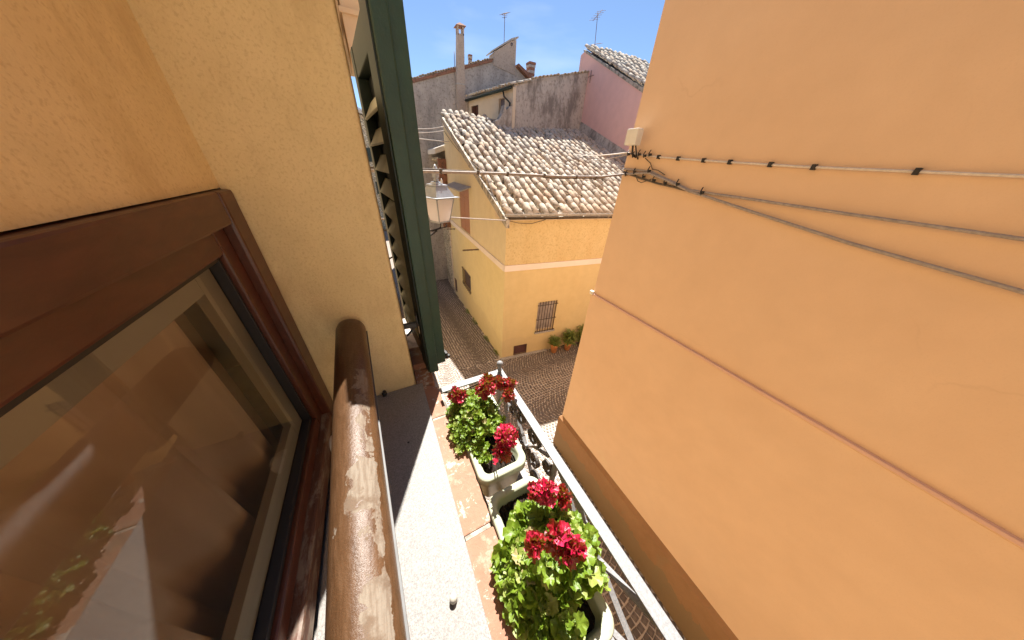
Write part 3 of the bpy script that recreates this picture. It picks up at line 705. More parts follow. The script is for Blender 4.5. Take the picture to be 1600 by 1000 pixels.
b = MB(); b.prism([(8.40, Y+.2, 4.60), (8.40, Y+.2, 4.72), (9.15, Y+.2, 4.40), (9.6, Y+.2, 4.1), (9.6, Y+.2, 4.0)], (0, -.5, 0)); b.build('roof_slope', 'brick_edge', gb)
# stack with mono-pitched cap
b = MB(); b.prism([(7.05, Y-.03, 4.5), (8.34, Y-.03, 4.3), (8.34, Y-.03, 5.62), (8.05, Y-.03, 5.55), (7.12, Y-.03, 5.0)], (0, .7, 0)); stack = b.build('roof_stack', 'chimney', gb)
b = MB(); b.prism([(6.98, Y-.1, 4.97), (8.05, Y-.1, 5.56), (8.42, Y-.1, 5.70), (8.42, Y-.1, 5.76), (8.02, Y-.1, 5.62), (6.96, Y-.1, 5.01)], (0, .85, 0)); b.build('stack_cap', 'conc', stack)
b = MB(); b.tube([(8.07, Y-.04, 5.42), (8.07, Y+.01, 5.42)], .07, 12); b.build('stack_hole', 'dark', stack)
# flue
fl = MB(); fl.prism([(4.97, Y-.34, 1.0), (5.40, Y-.34, 1.0), (5.38, Y-.34, 3.5), (5.43, Y-.34, 5.22), (5.12, Y-.34, 5.18), (4.98, Y-.34, 3.5)], (0, .31, 0)); flue = fl.build('flue', 'chimney', gb, bevel=.01)
b = MB(); b.box(4.955, 5.42, Y-.36, Y-.02, 3.42, 3.47); b.build('flue_collar', 'conc', flue, bevel=.005)
for (x, y) in ((5.15, Y-.31), (5.40, Y-.31), (5.15, Y-.07), (5.40, Y-.07)):
    b = MB(); b.box(x-.03, x+.03, y-.03, y+.03, 5.15, 5.44); b.build('flue_post', 'chimney', flue)
b = MB(); b.add([(5.04, Y-.43, 5.43), (5.52, Y-.43, 5.46), (5.52, Y+.05, 5.46), (5.04, Y+.05, 5.43), (5.28, Y-.19, 5.60)], [(3, 2, 1, 0), (0, 1, 4), (1, 2, 4), (2, 3, 4), (3, 0, 4)]); b.build('flue_cap', 'brick_edge', flue)
def brick_stack(P, w, h, n, label, name='brick_chimney'):
    e = empty(name, P, label, 'chimney')
    for k in range(n):
        z = P[2]+h*k/n; ww = w*(1 if k < n-2 else 1.12)*random.uniform(.95, 1.03)
        b = MB(); b.box(P[0]-ww/2, P[0]+ww/2, P[1]-ww/2, P[1]+ww/2, z+.008, z+h/n-.004); b.build('brick', 'conc' if k % 2 else 'brick_edge', e, bevel=.006)
    b = MB(); b.box(P[0]-w*.44, P[0]+w*.44, P[1]-w*.44, P[1]+w*.44, P[2], P[2]+h-.01); b.build('core', 'verge', e)
brick_stack((5.95, 16.9, 4.28), .17, .50, 7, 'tiny striped brick chimney standing just right of the tall flue')
brick_stack((9.36, 16.6, 4.2), .36, .78, 7, 'short squat brick chimney between the grey building and the pink house')
def antenna(name, P, h, arms, label, lean=(0, 0)):
    e = empty(name, P, label, 'antenna'); P = Vector(P)
    b = MB(); top = P+Vector((lean[0], lean[1], h)); b.tube([P, top], .014, 6); b.build('mast', 'iron_rust', e)
    for (t, dx, dz, n, el) in arms:
        c = P.lerp(top, t); d = Vector((dx, .15, dz)); bm_ = MB(); bm_.tube([c-d*.5, c+d*.5], .012, 5)
        for k in range(n):
            q = c+d*((k+.5)/n-.5); s = Vector((.5*el, -.6*el, 0)) if el > 0 else Vector((0, -.5, el)); bm_.tube([q-s*.5, q+s*.5], .007, 4)
        bm_.build('aerial_arm', 'iron_rust', e)
antenna('tv_antenna', (7.70, 16.6, 5.3), 1.17, [(.98, .34, .18, 4, .5), (.90, .12, .2, 2, .35)], 'small television aerial on the stack of the grey building')
antenna('tv_antenna', (12.35, 15.0, 5.3), 1.65, [(.93, .62, .55, 5, .55), (.32, .92, .28, 5, .4)], 'taller television aerial with two arms above the pink house', (-.2, 0))
b = MB(); b.tube([(5.0, 16.55, 3.9), (5.03, 16.55, 4.66)], .018, 5); tag(b.build('roof_rod', 'steel'), 'thin metal rod standing on the roof edge left of the flue', 'rod')

# ------------------------------------------------------------------ middle house: cream side, blotched grey wall
mh = empty('weathered_house', (6.4, 12.7, -6.9), 'low weathered house with cream flank and dark blotched rear wall behind the yellow roof', 'house')
Pc = Vector((6.38, 12.66, 0)); Pr = Vector((10.63, 13.11, 0)); Pf = Vector((5.55, 16.27, 0)); Dg = (Pr-Pc).normalized(); Df = (Pf-Pc).normalized()
b = MB(); nrm = Vector((-Dg.y, Dg.x, 0))
b.prism([Pc+Z*-2, Vector((5.80, 12.60, -2)), Vector((5.80, 12.6, 1.75)), Vector((6.1, 12.63, 2.2)), Pc+Z*2.25], nrm*.3) if False else None
poly = [Pc+Z*-2, Pr+Dg*.6+Z*-2, Pr+Dg*.6+Z*4.2, Pr+Z*4.12, Pc+Dg*1.1+Z*3.38, Pc+Z*2.98]
b.prism(poly, nrm*.35); b.build('rear_wall', 'grey2', mh)
b = MB(); b.prism([Pc+Z*-2-Dg*.05, Pc+Dg*.10+Z*-2, Pc+Dg*.10+Z*2.93, Pc+Z*2.93-Dg*.05], nrm*-.04); b.build('corner_pilaster', 'cream', mh, bevel=.01)
L = (Pf-Pc).length
hf = wallgrid(Pf+Z*-2, -Df, Z, L, 4.9, [(.28, .95, 4.16, 4.62), (2.65, 3.1, 4.10, 4.66)], .12, 'side_wall', 'cream', mh, 'dark')
b = MB()
for (a0) in (.30, .64):
    q = Pf-Df*(a0+.15)+Z*(2.39); b.obox(q+Vector((.05, 0, 0)), Df*.14, Vector((.012, 0, 0)), Z*.21)
b.build('brown_shutter', 'frame', mh)
# grey crumbled buttress in front of the flank
b = MB(); rnd = random.Random(2); q0 = Pc-Df*-.15
pts = [Vector((5.40, 12.75, .5)), Vector((6.33, 12.62, .5)), Vector((6.33, 12.62, 2.30)), Vector((6.20, 12.63, 2.28)), Vector((6.05, 12.66, 2.15)), Vector((5.98, 12.66, 2.32)), Vector((5.88, 12.68, 2.0)), Vector((5.75, 12.68, 1.82)), Vector((5.55, 12.7, 1.72))]
b.prism(pts, (0, .35, 0)); b.build('crumbled_plaster', 'grey2', mh, bevel=.02)
b = MB(); Nf = Vector((-Df.y, Df.x, 0))
b.tube([Pf+Nf*.17+Z*2.84, Pc+Nf*.17+Z*2.90], .06, 8); b.build('gutter', 'green_dark', mh)
b = MB(); b.tube([Pc+Df*.55+Nf*.15+Z*2.86, Pc+Df*.50+Nf*.13+Z*2.66, Pc+Df*.12+Nf*.1+Z*2.42, Pc+Df*.10+Nf*.08+Z*1.5], .035, 8); b.build('downpipe', 'iron_dark', mh)
# roof: slopes up from the flank eave to the right
def rfz(a, b_): return 2.97+.262*a   # a along Dg from eave
ro = MB(); e0 = Pc+Nf*.22; ro.add([e0+Z*2.93, e0+Df*(L+.1)+Z*2.93, e0+Df*(L+.1)+Dg*4.9+Z*(2.93+.27*4.9), e0+Dg*4.9+Z*(2.93+.27*4.9)], [(0, 1, 2, 3)])
ro.build('roof', 'tile_dark', mh, fixn=False)
sm = tile_mesh(.42, .10, .082, seg=5)
for i in range(16):
    for j in range(3):
        o = bpy.data.objects.new('roof_tile', sm); C.objects.link(o); o.parent = mh
        o.matrix_local = Matrix.Translation(e0+Df*(i*.225+.02)+Dg*(j*.36-.04)+Z*(2.94+.27*(j*.36)+.02+random.gauss(0, .008))-base(mh)) @ rot_basis(-Df, Dg+Z*.27) @ Matrix.Rotation(random.gauss(0, .05), 4, 'Z')
for k in range(22):
    o = bpy.data.objects.new('verge_tile', sm); C.objects.link(o); o.parent = mh; a = .1+k*.205
    o.matrix_local = Matrix.Translation(Pc+Dg*a+nrm*(-.05+.0)+Z*(2.95+(.385*a if a < 1.1 else .4235+(a-1.1)*.235)+random.gauss(0, .01))-base(mh)) @ rot_basis(Dg+Z*.26, nrm) @ Matrix.Rotation(random.gauss(0, .06), 4, 'Z')

# ------------------------------------------------------------------ pink house
ph = empty('pink_house', hp(7.1, 5, -6.9), 'pink plastered house with steep weathered tile roof, behind the yellow house', 'house')
g = MB(); A = [(7.9, 4.95), (2.0, 2.02), (-.5, .9)]
gp = [hp(7.1, 8.35, -3), hp(7.1, 8.35, 4.90), hp(7.1, 8.05, 4.98), hp(7.1, 3.68, 2.78), hp(7.1, -1.5, .18), hp(7.1, -1.5, -3)]
g.prism(gp, U*5); g.build('gable_wall', 'pink', ph)
for (a0, z0, a1, z1, w) in ((8.12, 5.0, -1.5, .20, .26),):
    b = MB(); b.prism([hp(7.06, a0, z0-.02), hp(7.06, a1, z1-.02), hp(7.06, a1, z1+w-.05), hp(7.06, a0, z0+.05)], U*.2); b.build('verge_board', 'verge', ph, bevel=.01)
ps = (4.98-2.78)/(8.05-3.68)
ro = MB(); ro.add([hp(7.1, -1.5, .32), hp(12.5, -1.5, .32), hp(12.5, 8.1, 5.10), hp(7.1, 8.1, 5.10)], [(0, 1, 2, 3)]); ro.build('roof', 'tile_dark', ph, fixn=False)
for i in range(13):
    for j in range(15):
        v = 1.8+j*.42; u = 7.2+i*.27+random.gauss(0, .01)
        if v > 8.0: continue
        o = bpy.data.objects.new('roof_tile', random.choice(tmesh)); C.objects.link(o); o.parent = ph
        o.matrix_local = place_tile(None, hp(u, v, .32+ps*(v+1.5)*.989+.03), U, V+Z*ps, ph)
b = MB(); b.tube([hp(7.07, 7.25, 4.14), hp(7.07, 7.24, 3.70)], .012, 5); b.tube([hp(7.07, 7.45, 3.93), hp(7.07, 7.0, 3.93)], .01, 4); b.build('wall_aerial', 'iron_rust', ph)
b = MB(); b.prism([hp(6.98, 7.5, 1.85), hp(6.98, 1.8, -.22), hp(7.08, 1.8, .10), hp(7.08, 7.5, 2.25)], U*.02); b.build('stained_flashing', 'grey2', ph)

# ------------------------------------------------------------------ orange building on the right
ob = empty('orange_building', (3.03, 2.72, -6), 'large smooth orange stucco building with brown plinth filling the right side', 'building')
yE = 2.72; yN = -9.0; X = 3.03
MB().add([(X, yE, -1.722), (X, yN, -1.722), (X, yN, 4.5), (X, yE, 4.5), (9.5, yE+.0, 4.5), (9.5, yE, -1.722), (9.5, yN, 4.5), (9.5, yN, -1.7)], [(0, 3, 2, 1), (0, 5, 4, 3), (3, 4, 6, 2), (1, 2, 6, 7), (5, 7, 6, 4)]).build('upper_wall', 'orange', ob)
MB().add([(X-.022, yE+.02, -4.93), (X-.022, yN, -4.93), (X-.022, yN, -1.76), (X-.022, yE+.02, -1.76), (9.5, yE+.02, -1.76), (9.5, yE+.02, -4.93), (X-.012, yN, -1.72), (X-.012, yE+.01, -1.72), (9.5, yE+.01, -1.72)], [(0, 3, 2, 1), (0, 5, 4, 3), (3, 7, 6, 2), (3, 4, 8, 7)]).build('lower_wall', 'orange', ob, fixn=False)
b = MB(); b.box(9.42, 9.48, yN, yE, -6, -1.72); b.build('rear_wall', 'orange', ob)
b = MB(); b.box(X-.1, 9.6, yN, yE+.1, 4.502, 4.7); b.build('roof_slab', 'conc', ob)
b = MB(); b.box(X-.034, X+.02, yN, yE+.03, -1.752, -1.722); b.build('string_course', 'orange_trim', ob, bevel=.008)
b = MB(); b.box(X-.0235, X-.02, yN, yE+.02, -1.985, -1.765); b.build('plaster_strip', 'orange', ob)
b = MB(); b.add([(X-.085, yE+.06, -6.1), (X-.085, yN, -6.1), (X-.085, yN, -4.97), (X-.085, yE+.06, -4.97), (9.5, yE+.06, -4.97), (9.5, yE+.06, -6.1), (X-.02, yN, -4.90), (X-.02, yE, -4.90), (9.5, yE, -4.90)], [(0, 3, 2, 1), (0, 5, 4, 3), (3, 7, 6, 2), (3, 4, 8, 7)]); b.build('plinth', 'plinth', ob)
b = MB(); b.box(X-.045, X+.0, yE-.02, yE+.05, -1.75, -1.69); b.build('trim_end', 'boxwhite', ob, bevel=.005)
# white box on bracket
bx = empty('junction_box', (3.0, 2.55, .2), 'white rectangular plastic box on a short bracket on the orange wall', 'box')
b = MB(); b.box(2.86, 2.96, 2.50, 2.66, .30, .46); b.build('housing', 'boxwhite', bx, bevel=.012)
b = MB(); b.tube([(2.93, 2.58, .30), (2.95, 2.58, .22), (3.03, 2.58, .19)], .012, 6); b.tube([(2.93, 2.54, .30), (2.99, 2.54, .20), (3.03, 2.54, .17)], .008, 6); b.build('bracket', 'iron_dark', bx)
# upper conduit with clamps
cu = empty('wall_conduit', (3.01, 1.5, .15), 'pale horizontal conduit with dark clamps on the orange wall, the upper run', 'conduit')
b = MB(); b.tube([(3.012, 2.70, .232), (3.012, 2.25, .188), (3.012, 1.74, .157), (3.012, 1.0, .12), (3.012, -1.5, .05)], .0085, 8); b.build('pipe', 'cable_pale', cu)
for (y, z) in ((2.25, .188), (2.01, .173), (1.74, .157), (1.50, .145), (1.19, .130), (.92, .117), (.45, .104)):
    b = MB(); b.box(2.992, 3.03, y-.012, y+.012, z-.018, z+.02); b.build('clamp', 'iron_dark', cu, bevel=.003)
# lower cable bundle, two thick runs, knot of ties near the corner
cb = empty('cable_bundle', (3.0, 2, 0), 'two thick grey cables bending down across the orange wall from its corner', 'cables')
Xc = 3.005
b = MB(); b.tube([(Xc, 2.70, .062), (Xc, 2.5, .054), (Xc, 2.28, .042), (Xc, 2.05, -.022), (Xc, 1.76, -.105), (Xc, 1.5, -.12), (Xc, 1.2, -.131), (Xc, .6, -.16), (Xc, -1.5, -.24)], .0105, 8); b.build('cable', 'cable', cb)
b = MB(); b.tube([(Xc-.02, 2.70, -.0), (Xc-.02, 2.5, .015), (Xc-.02, 2.3, .03), (Xc-.02, 2.05, -.03), (Xc-.01, 1.76, -.115), (Xc-.01, 1.5, -.16), (Xc, 1.16, -.225), (Xc, .5, -.34), (Xc, -1.5, -.6)], .012, 8); b.build('cable', 'cable', cb)
b = MB(); b.tube([(Xc, 2.70, .03), (Xc, 2.4, -.03), (Xc, 2.15, -.07), (Xc, 1.95, -.09), (Xc, 1.8, -.11)], .012, 6); b.build('cable', 'cable_dark', cb)
for k, (y, z) in enumerate(((2.62, .0), (2.5, .03), (2.35, -.01), (2.2, -.04), (2.05, -.06), (2.3, .05), (1.9, -.06), (1.62, -.115), (2.66, .22), (2.58, .2), (2.5, .215), (2.42, .2), (2.35, .21))):
    b = MB(); b.tube([(Xc-.03, y, z-.02), (Xc-.035, y+.01, z+.01), (Xc-.0, y+.02, z+.045)], .006, 5); b.obox((Xc-.02, y, z), (.012, 0, 0), (0, .014, 0), (0, 0, .012)); b.build('cable_tie', 'iron_dark', cb)
b = MB(); b.tube([(Xc, 2.42, .18), (Xc, 2.33, .13), (Xc, 2.28, .07), (Xc, 2.2, .06), (Xc, 2.1, .02)], .005, 5); b.tube([(Xc, 2.5, .01), (Xc-.02, 2.42, -.06), (Xc-.02, 2.36, -.075), (Xc, 2.25, -.03)], .005, 5); b.build('loose_wire', 'cable_dark', cb)
# spans across the alley
s1 = empty('span_cable', (1.5, 2.65, 0), 'thick cable bundle strung across the alley from our wall to the orange building corner', 'cable')
b = MB(); b.tube([(.02, 2.65, -.078), (.48, 2.65, -.067), (1.27, 2.65, -.056), (2.0, 2.65, -.058), (2.6, 2.65, -.04), (2.99, 2.69, .0)], .0125, 8); b.build('cable', 'cable', s1)
b = MB(); b.tube([(.02, 2.66, -.055), (.48, 2.66, -.048), (1.27, 2.66, -.05), (1.9, 2.66, -.075), (2.6, 2.67, -.055), (2.99, 2.70, .01)], .008, 6); b.build('messenger_wire', 'cable_dark', s1)
for x in (.62, .98, 1.3, 1.75, 2.2, 2.5):
    b = MB(); b.tube([(x-.006, 2.65, -.058-.018), (x+.006, 2.65, -.058+.022)], .017, 6); b.build('cable_tie', 'cable_dark', s1)
s2 = empty('span_cable', (5, 6, .3), 'pale twin wires from the white box corner over the tiled roof towards the pink house', 'cable')
b = MB(); b.tube(sag((3.0, 2.70, .235), (7.75, 9.7, .62), .05), .010, 6); b.build('wire', 'cable_pale', s2)
b = MB(); b.tube(sag((3.0, 2.70, .215), (7.75, 9.7, .58), .12), .008, 6); b.build('wire', 'cable', s2)
s3 = empty('span_cable', (2, 5, -.9), 'straight steel conduit running from the street lamp to the yellow house corner', 'cable')
b = MB(); b.tube([(.0, 3.62, -.62), (.9, 4.0, -.68), (3.10, 6.22, -1.19)], .011, 8); b.build('cable', 'cable', s3)
b = MB(); b.tube([(3.10, 6.22, -1.19), (3.45, 6.24, -1.27), (3.85, 6.2, -1.29), (4.25, 6.13, -1.19)], .009, 6); b.tube([(3.10, 6.22, -1.19), (3.12, 6.28, -1.1), (3.10, 6.5, -1.0)], .008, 6); b.build('loose_end', 'cable_dark', s3)
for k, (a, c, s, r_) in enumerate((((.2, 13, 1.60), (3.35, 13, 1.34), .30, .014), ((.2, 13, 1.35), (3.35, 13, 1.20), .24, .014), ((.2, 13, .92), (3.6, 13, .82), .03, .016))):
    w = empty('street_wire', a, ('topmost', 'middle', 'lowest')[k]+' of three pale wires hanging over the street beside the yellow gable', 'wire', 'wires over the far street')
    b = MB(); b.tube(sag(a, c, s, 18), r_, 6); b.build('wire', 'cable_pale', w)

# ------------------------------------------------------------------ our own building: facade, sill, reveal
own = empty('own_building', (0, 0, -6), 'tan plastered building the picture is taken from, with the window recess', 'building')
xf = .014
MB().quad((xf, 14.5, -6.9), (xf, .754, -6.9), (xf, .754, 3.2), (xf, 14.5, 3.2)).build('street_facade', 'facade', own, fixn=False)
MB().quad((xf, .754, -6.9), (xf, -9, -6.9), (xf, -9, -.80), (xf, .754, -.80)).build('lower_facade', 'facade', own, fixn=False)
MB().quad((xf, -1.1, -.80), (xf, -9, -.80), (xf, -9, 3.2), (xf, -1.1, 3.2)).build('near_facade', 'facade', own, fixn=False)
# far reveal of the window recess (thick wall) with softly rounded outer corner
b = MB(); prof = [(-.26, .754)]
for k in range(6):
    t = math.pi/2*k/5; prof.append((xf-.012+.012*math.sin(t), .766-.012*math.cos(t)))
prof.append((xf, .80))
b.add([(x, y, -.86) for x, y in prof]+[(x, y, 3.2) for x, y in prof], [(i, i+1, i+1+len(prof), i+len(prof)) for i in range(len(prof)-1)], True)
b.build('window_reveal', 'reveal', own, fixn=False)
MB().quad((-.26, -1.1, -.8), (xf, -1.1, -.8), (xf, -1.1, 3.2), (-.26, -1.1, 3.2)).build('near_reveal', 'reveal', own, fixn=False)
MB().quad((-.26, -1.1, -.062), (-.26, .754, -.062), (-.26, .754, 3.2), (-.26, -1.1, 3.2)).build('recess_wall', 'reveal', own, fixn=False)
b = MB(); b.box(-3.6, xf, -9, 14.5, 3.2, 3.5); b.build('roof_slab', 'conc', own)
# sill
b = MB(); b.box(-.24, .036, -1.09, .752, -.75, -.72); b.build('granite_sill', 'granite', own, bevel=.003)
# inner reveal floor under the frame is the room wall below
b = MB(); b.box(-.30, -.02, -1.09, .75, -1.2, -.752); b.build('wall_core', 'conc', own)
# terracotta ledge tiles beyond the sill
def ledge(y0, y1, x1, rnd_end, z=-.735, x0=.030, label=None):
    pts = [(x0, y0), (x1, y0)]
    if rnd_end:
        for k in range(7):
            t = math.pi/2*k/6; pts.append((x1-.045*(1-math.cos(t)), y1-.06*(1-math.sin(t))))
    else: pts.append((x1, y1))
    pts.append((x0, y1))
    if not rnd_end:
        n_ = 26; pts = [(x0, y0)]+[(x1+random.uniform(-.0012, .0010)-(.004 if k in (0, n_) else 0), y0+(y1-y0)*k/n_) for k in range(n_+1)]+[(x0, y1)]
    b = MB(); b.prism([(x, y, z-.032) for x, y in pts], (0, 0, .032)); o = b.build('ledge_tile', 'ledge', own, bevel=.003)
    if label: o['label'] = label
ledge(.585, .745, .089, True); ledge(.236, .578, .106, False); ledge(-.115, .226, .109, False); ledge(-.46, -.125, .109, False); ledge(-.80, -.47, .109, False)
ledge(.84, .96, .085, True, -.70, .016); ledge(.752, .95, .080, False, -.735, .016)
b = MB(); b.box(.018, .100, -1.0, .74, -.785, -.7675); b.build('ledge_mortar', 'verge', own)
for (x1_, a_, b_) in ((.09, .5785, .5845), (.10, .2265, .2355), (.10, -.1245, -.1155)):
    b = MB(); b.box(.038, x1_, a_, b_, -.765, -.7372); b.build('joint_mortar', 'verge', own)
b = MB(); b.box(xf, .095, .752, 1.35, -.80, -.768); b.build('outer_ledge', 'conc', own)
# small stone stud and black speck on the sill, bolt at the wall
b = MB(); b.lathe((-.012, .147, -.72), [(.006, 0), (.0075, .004), (.0068, .012), (.004, .016), (.0005, .017)], 14); tag(b.build('sill_stud', 'knob'), 'small round grey stud standing on the sunlit granite sill', 'stud')
b = MB(); b.lathe((-.045, .52, -.7205), [(.003, 0), (.003, .002), (.0004, .0025)], 8); tag(b.build('fly', 'rubber'), 'tiny black speck of an insect on the shaded sill', 'insect')
b = MB(); b.lathe((-.225, .60, -.72), [(.030, 0), (.030, .012), (.026, .024), (.016, .032), (.001, .035)], 24); tag(b.build('door_stop', 'ceramic'), 'round white cap on the sill half hidden by the handrail', 'cap')

# handrail: thick peeling wooden tube
hr = empty('handrail', (-.105, .42, -.43), 'thick round wooden handrail with peeling brown varnish across the window', 'handrail')
def cyl_along(p0, p1, r, n=40, m=60, mat='handrail', parent=hr, name='rail'):
    p0, p1 = Vector(p0), Vector(p1); d = (p1-p0).normalized(); a = d.cross(Z).normalized(); u_ = a.cross(d); mb = MB(); vs = []
    prof = [(0, 0.0), (.004, .5), (.010, .8), (.018, .95), (.028, 1.0)]
    L_ = (p1-p0).length; ts = [(s, f) for s, f in prof]+[(.028+(L_-.028)*k/m, 1.0) for k in range(1, m+1)]
    for (s, f) in ts:
        for k in range(n):
            t = 2*math.pi*k/n; vs.append(p0+d*s+(a*math.cos(t)+u_*math.sin(t))*r*max(f, .02))
    fs = [(i*n+k, i*n+(k+1) % n, (i+1)*n+(k+1) % n, (i+1)*n+k) for i in range(len(ts)-1) for k in range(n)]
    fs.append(tuple(range(n))[::-1]); fs.append(tuple(range((len(ts)-1)*n, len(ts)*n)))
    mb.add(vs, fs, True); return mb.build(name, mat, parent)
RA = (-.1265, .752, -.420); RB = (-.046, -1.05, -.462)
cyl_along(RA, RB, .0365)
d_ = (Vector(RB)-Vector(RA)); 
b = MB(); b.prism([Vector(RA)+Vector((.030, -.002, -.030)), Vector(RA)+Vector((.0365, -.002, -.030)), Vector(RA)+Vector((.0365, -.002, -.026)), Vector(RA)+Vector((.030, -.002, -.026))], d_*.995); b.build('steel_strip', 'steel', hr)
b = MB(); b.tube([(-.095, .752, -.71), (-.095, .735, -.71)], .006, 8); b.lathe((-.095, .740, -.718), [(.004, 0), (.008, .003), (.008, .012), (.003, .015)], 10); tag(b.build('wall_bolt', 'iron_dark'), 'small dark bolt in the wall corner above the sill', 'bolt')

# ------------------------------------------------------------------ window with brown frame
wn_ = empty('window', (-.27, 0, -.72), 'brown wooden casement window with pale inner border left of the handrail', 'window')
y0, y1, z0, z1 = -1.09, .752, -.72, -.064
def fr(name, x0, x1, a, b_, c, d, mat, bev=.004, par=None):
    m_ = MB(); m_.box(x0, x1, a, b_, c, d); return m_.build(name, mat, par or wn_, bevel=bev)
fr('frame_sill', -.292, -.243, y0, y1-.062, z0, z0+.052, 'frame_worn', .006)
fr('frame_head', -.300, -.245, y0, y1-.062, z1-.055, z1, 'frame')
fr('frame_post', -.300, -.243, y1-.062, y1, z0, z1, 'frame', .006)
fr('casement_stile', -.305, -.262, y1-.105, y1-.063, z0+.053, z1-.056, 'frame')
fr('casement_rail', -.305, -.262, y0, y1-.106, z0+.053, z0+.086, 'frame')
fr('casement_rail', -.305, -.262, y0, y1-.106, z1-.10, z1-.056, 'frame')
fr('gasket', -.303, -.272, y1-.113, y1-.1055, z0+.087, z1-.101, 'rubber', .001)
fr('gasket', -.303, -.272, y0, y1-.114, z0+.087, z0+.098, 'rubber', .001)
fr('gasket', -.303, -.272, y0, y1-.114, z1-.11, z1-.101, 'rubber', .001)
fr('pale_border', -.306, -.290, y1-.165, y1-.1135, z0+.099, z1-.111, 'spacer', .001)
fr('pale_border', -.306, -.290, y0, y1-.1655, z0+.099, z0+.145, 'spacer', .001)
fr('pale_border', -.306, -.290, y0, y1-.1655, z1-.150, z1-.111, 'spacer', .001)
fr('centre_stile', -.310, -.258, -.36, -.29, z0+.053, z1-.056, 'frame')
MB().quad((-.288, y0, z0+.09), (-.288, y1-.112, z0+.09), (-.288, y1-.112, z1-.102), (-.288, y0, z1-.102)).build('pane', 'glass', wn_, fixn=False)
# room and curtain behind the glass
rm_ = empty('room', (-2, 0, -3), 'dim beige room seen through the window glass', 'room')
b = MB(); b.quad((-3.6, -2.5, -1.9), (-3.6, 3, -1.9), (-3.6, 3, .8), (-3.6, -2.5, .8)).quad((-.31, 3, -1.9), (-3.6, 3, -1.9), (-3.6, 3, .8), (-.31, 3, .8)).quad((-.31, -2.5, .8), (-.31, 3, .8), (-3.6, 3, .8), (-3.6, -2.5, .8)).quad((-.31, -2.5, -1.9), (-3.6, -2.5, -1.9), (-3.6, -2.5, .8), (-.31, -2.5, .8)); b.build('walls', 'room', rm_, fixn=False)
b = MB(); b.quad((-.31, -2.5, -1.9), (-3.6, -2.5, -1.9), (-3.6, 3, -1.9), (-.31, 3, -1.9)); b.build('floor', 'roomfloor', rm_, fixn=False)
b = MB(); b.quad((-.311, .76, -1.9), (-.311, 3, -1.9), (-.311, 3, .8), (-.311, .76, .8)).quad((-.311, -2.5, -1.9), (-.311, .76, -1.9), (-.311, .76, -.73), (-.311, -2.5, -.73)).quad((-.311, -2.5, -.062), (-.311, .76, -.062), (-.311, .76, .8), (-.311, -2.5, .8)); b.build('window_wall', 'room', rm_, fixn=False)
b = MB(); n = 90; vs = []
for k in range(n+1):
    y = -.75+k*(1.38/n); x = -.350+.022*math.sin(k*.62)+.010*math.sin(k*1.7)
    vs += [(x, y, -1.6), (x*1.0+.004, y, -.02)]
b.add(vs, [(2*i, 2*i+2, 2*i+3, 2*i+1) for i in range(n)], True); tag(b.build('curtain', 'curtain', fixn=False), 'pale pinkish linen curtain hanging behind the window glass', 'curtain')

# ------------------------------------------------------------------ green louvred shutter
su = empty('shutter', (.09, .83, -.77), 'dark green folded louvred shutter standing open beside the window', 'shutter')
Nn = Vector((.0715, .766, 0)); Ff = Vector((.034, 1.22, 0)); Ld = (Ff-Nn); Lw = Ld.length; Ld.normalize(); Lx = Vector((Ld.y, -Ld.x, 0))
zt_, zb_ = .285, -.70
def lf_box(a0, a1, t0, t1, c, d, name, mat='green', bev=.003, par=su):
    b = MB(); cpt = Nn+Ld*(a0+a1)/2+Lx*(t0+t1)/2+Z*(c+d)/2; b.obox(cpt, Ld*(a1-a0)/2, Lx*(t1-t0)/2, Z*(d-c)/2); return b.build(name, mat, par, bevel=bev)
T = .034
lf_box(0, .095, 0, T, zb_, zt_, 'stile'); lf_box(Lw-.055, Lw, 0, T, zb_, zt_, 'stile', 'green_dark'); lf_box(.0955, Lw-.0555, .002, T-.002, zt_-.07, zt_, 'rail', 'green_dark'); lf_box(.0955, Lw-.0555, .002, T-.002, zb_, zb_+.09, 'rail', 'green_dark')  # far stile and rails take a darker green as painted shade
lf_box(.09, Lw-.07, T+.004+T*.72, T+.004+T*.78, zb_+.05, zt_-.05, 'gap_shade_sheet', 'green_dark', 0)  # added dark sheet that gives the slat gaps their shade
lf_box(.0955, Lw-.0555, T-.003, T-.001, zb_+.09, zt_-.07, 'gap_shade_sheet', 'rubber', 0)  # black sheet added behind the slats, standing in for shaded gaps
lf_box(.012, .0945, -.004, 0, zb_, zt_, 'shade_strip', 'green_dark', 0)  # added strip, shade of the stile's wall side painted dark green
z = zb_+.12
while z < zt_-.09:
    b = MB(); cpt = Nn+Ld*(.0955+Lw-.0555)/2+Lx*(T*.42)+Z*z
    sd = (Lx*.50+Z*.86).normalized(); b.obox(cpt, Ld*(Lw-.151)/2, sd*.027, sd.cross(Ld)*.0035); b.build('slat', 'slat', su, bevel=.002); z += .0715
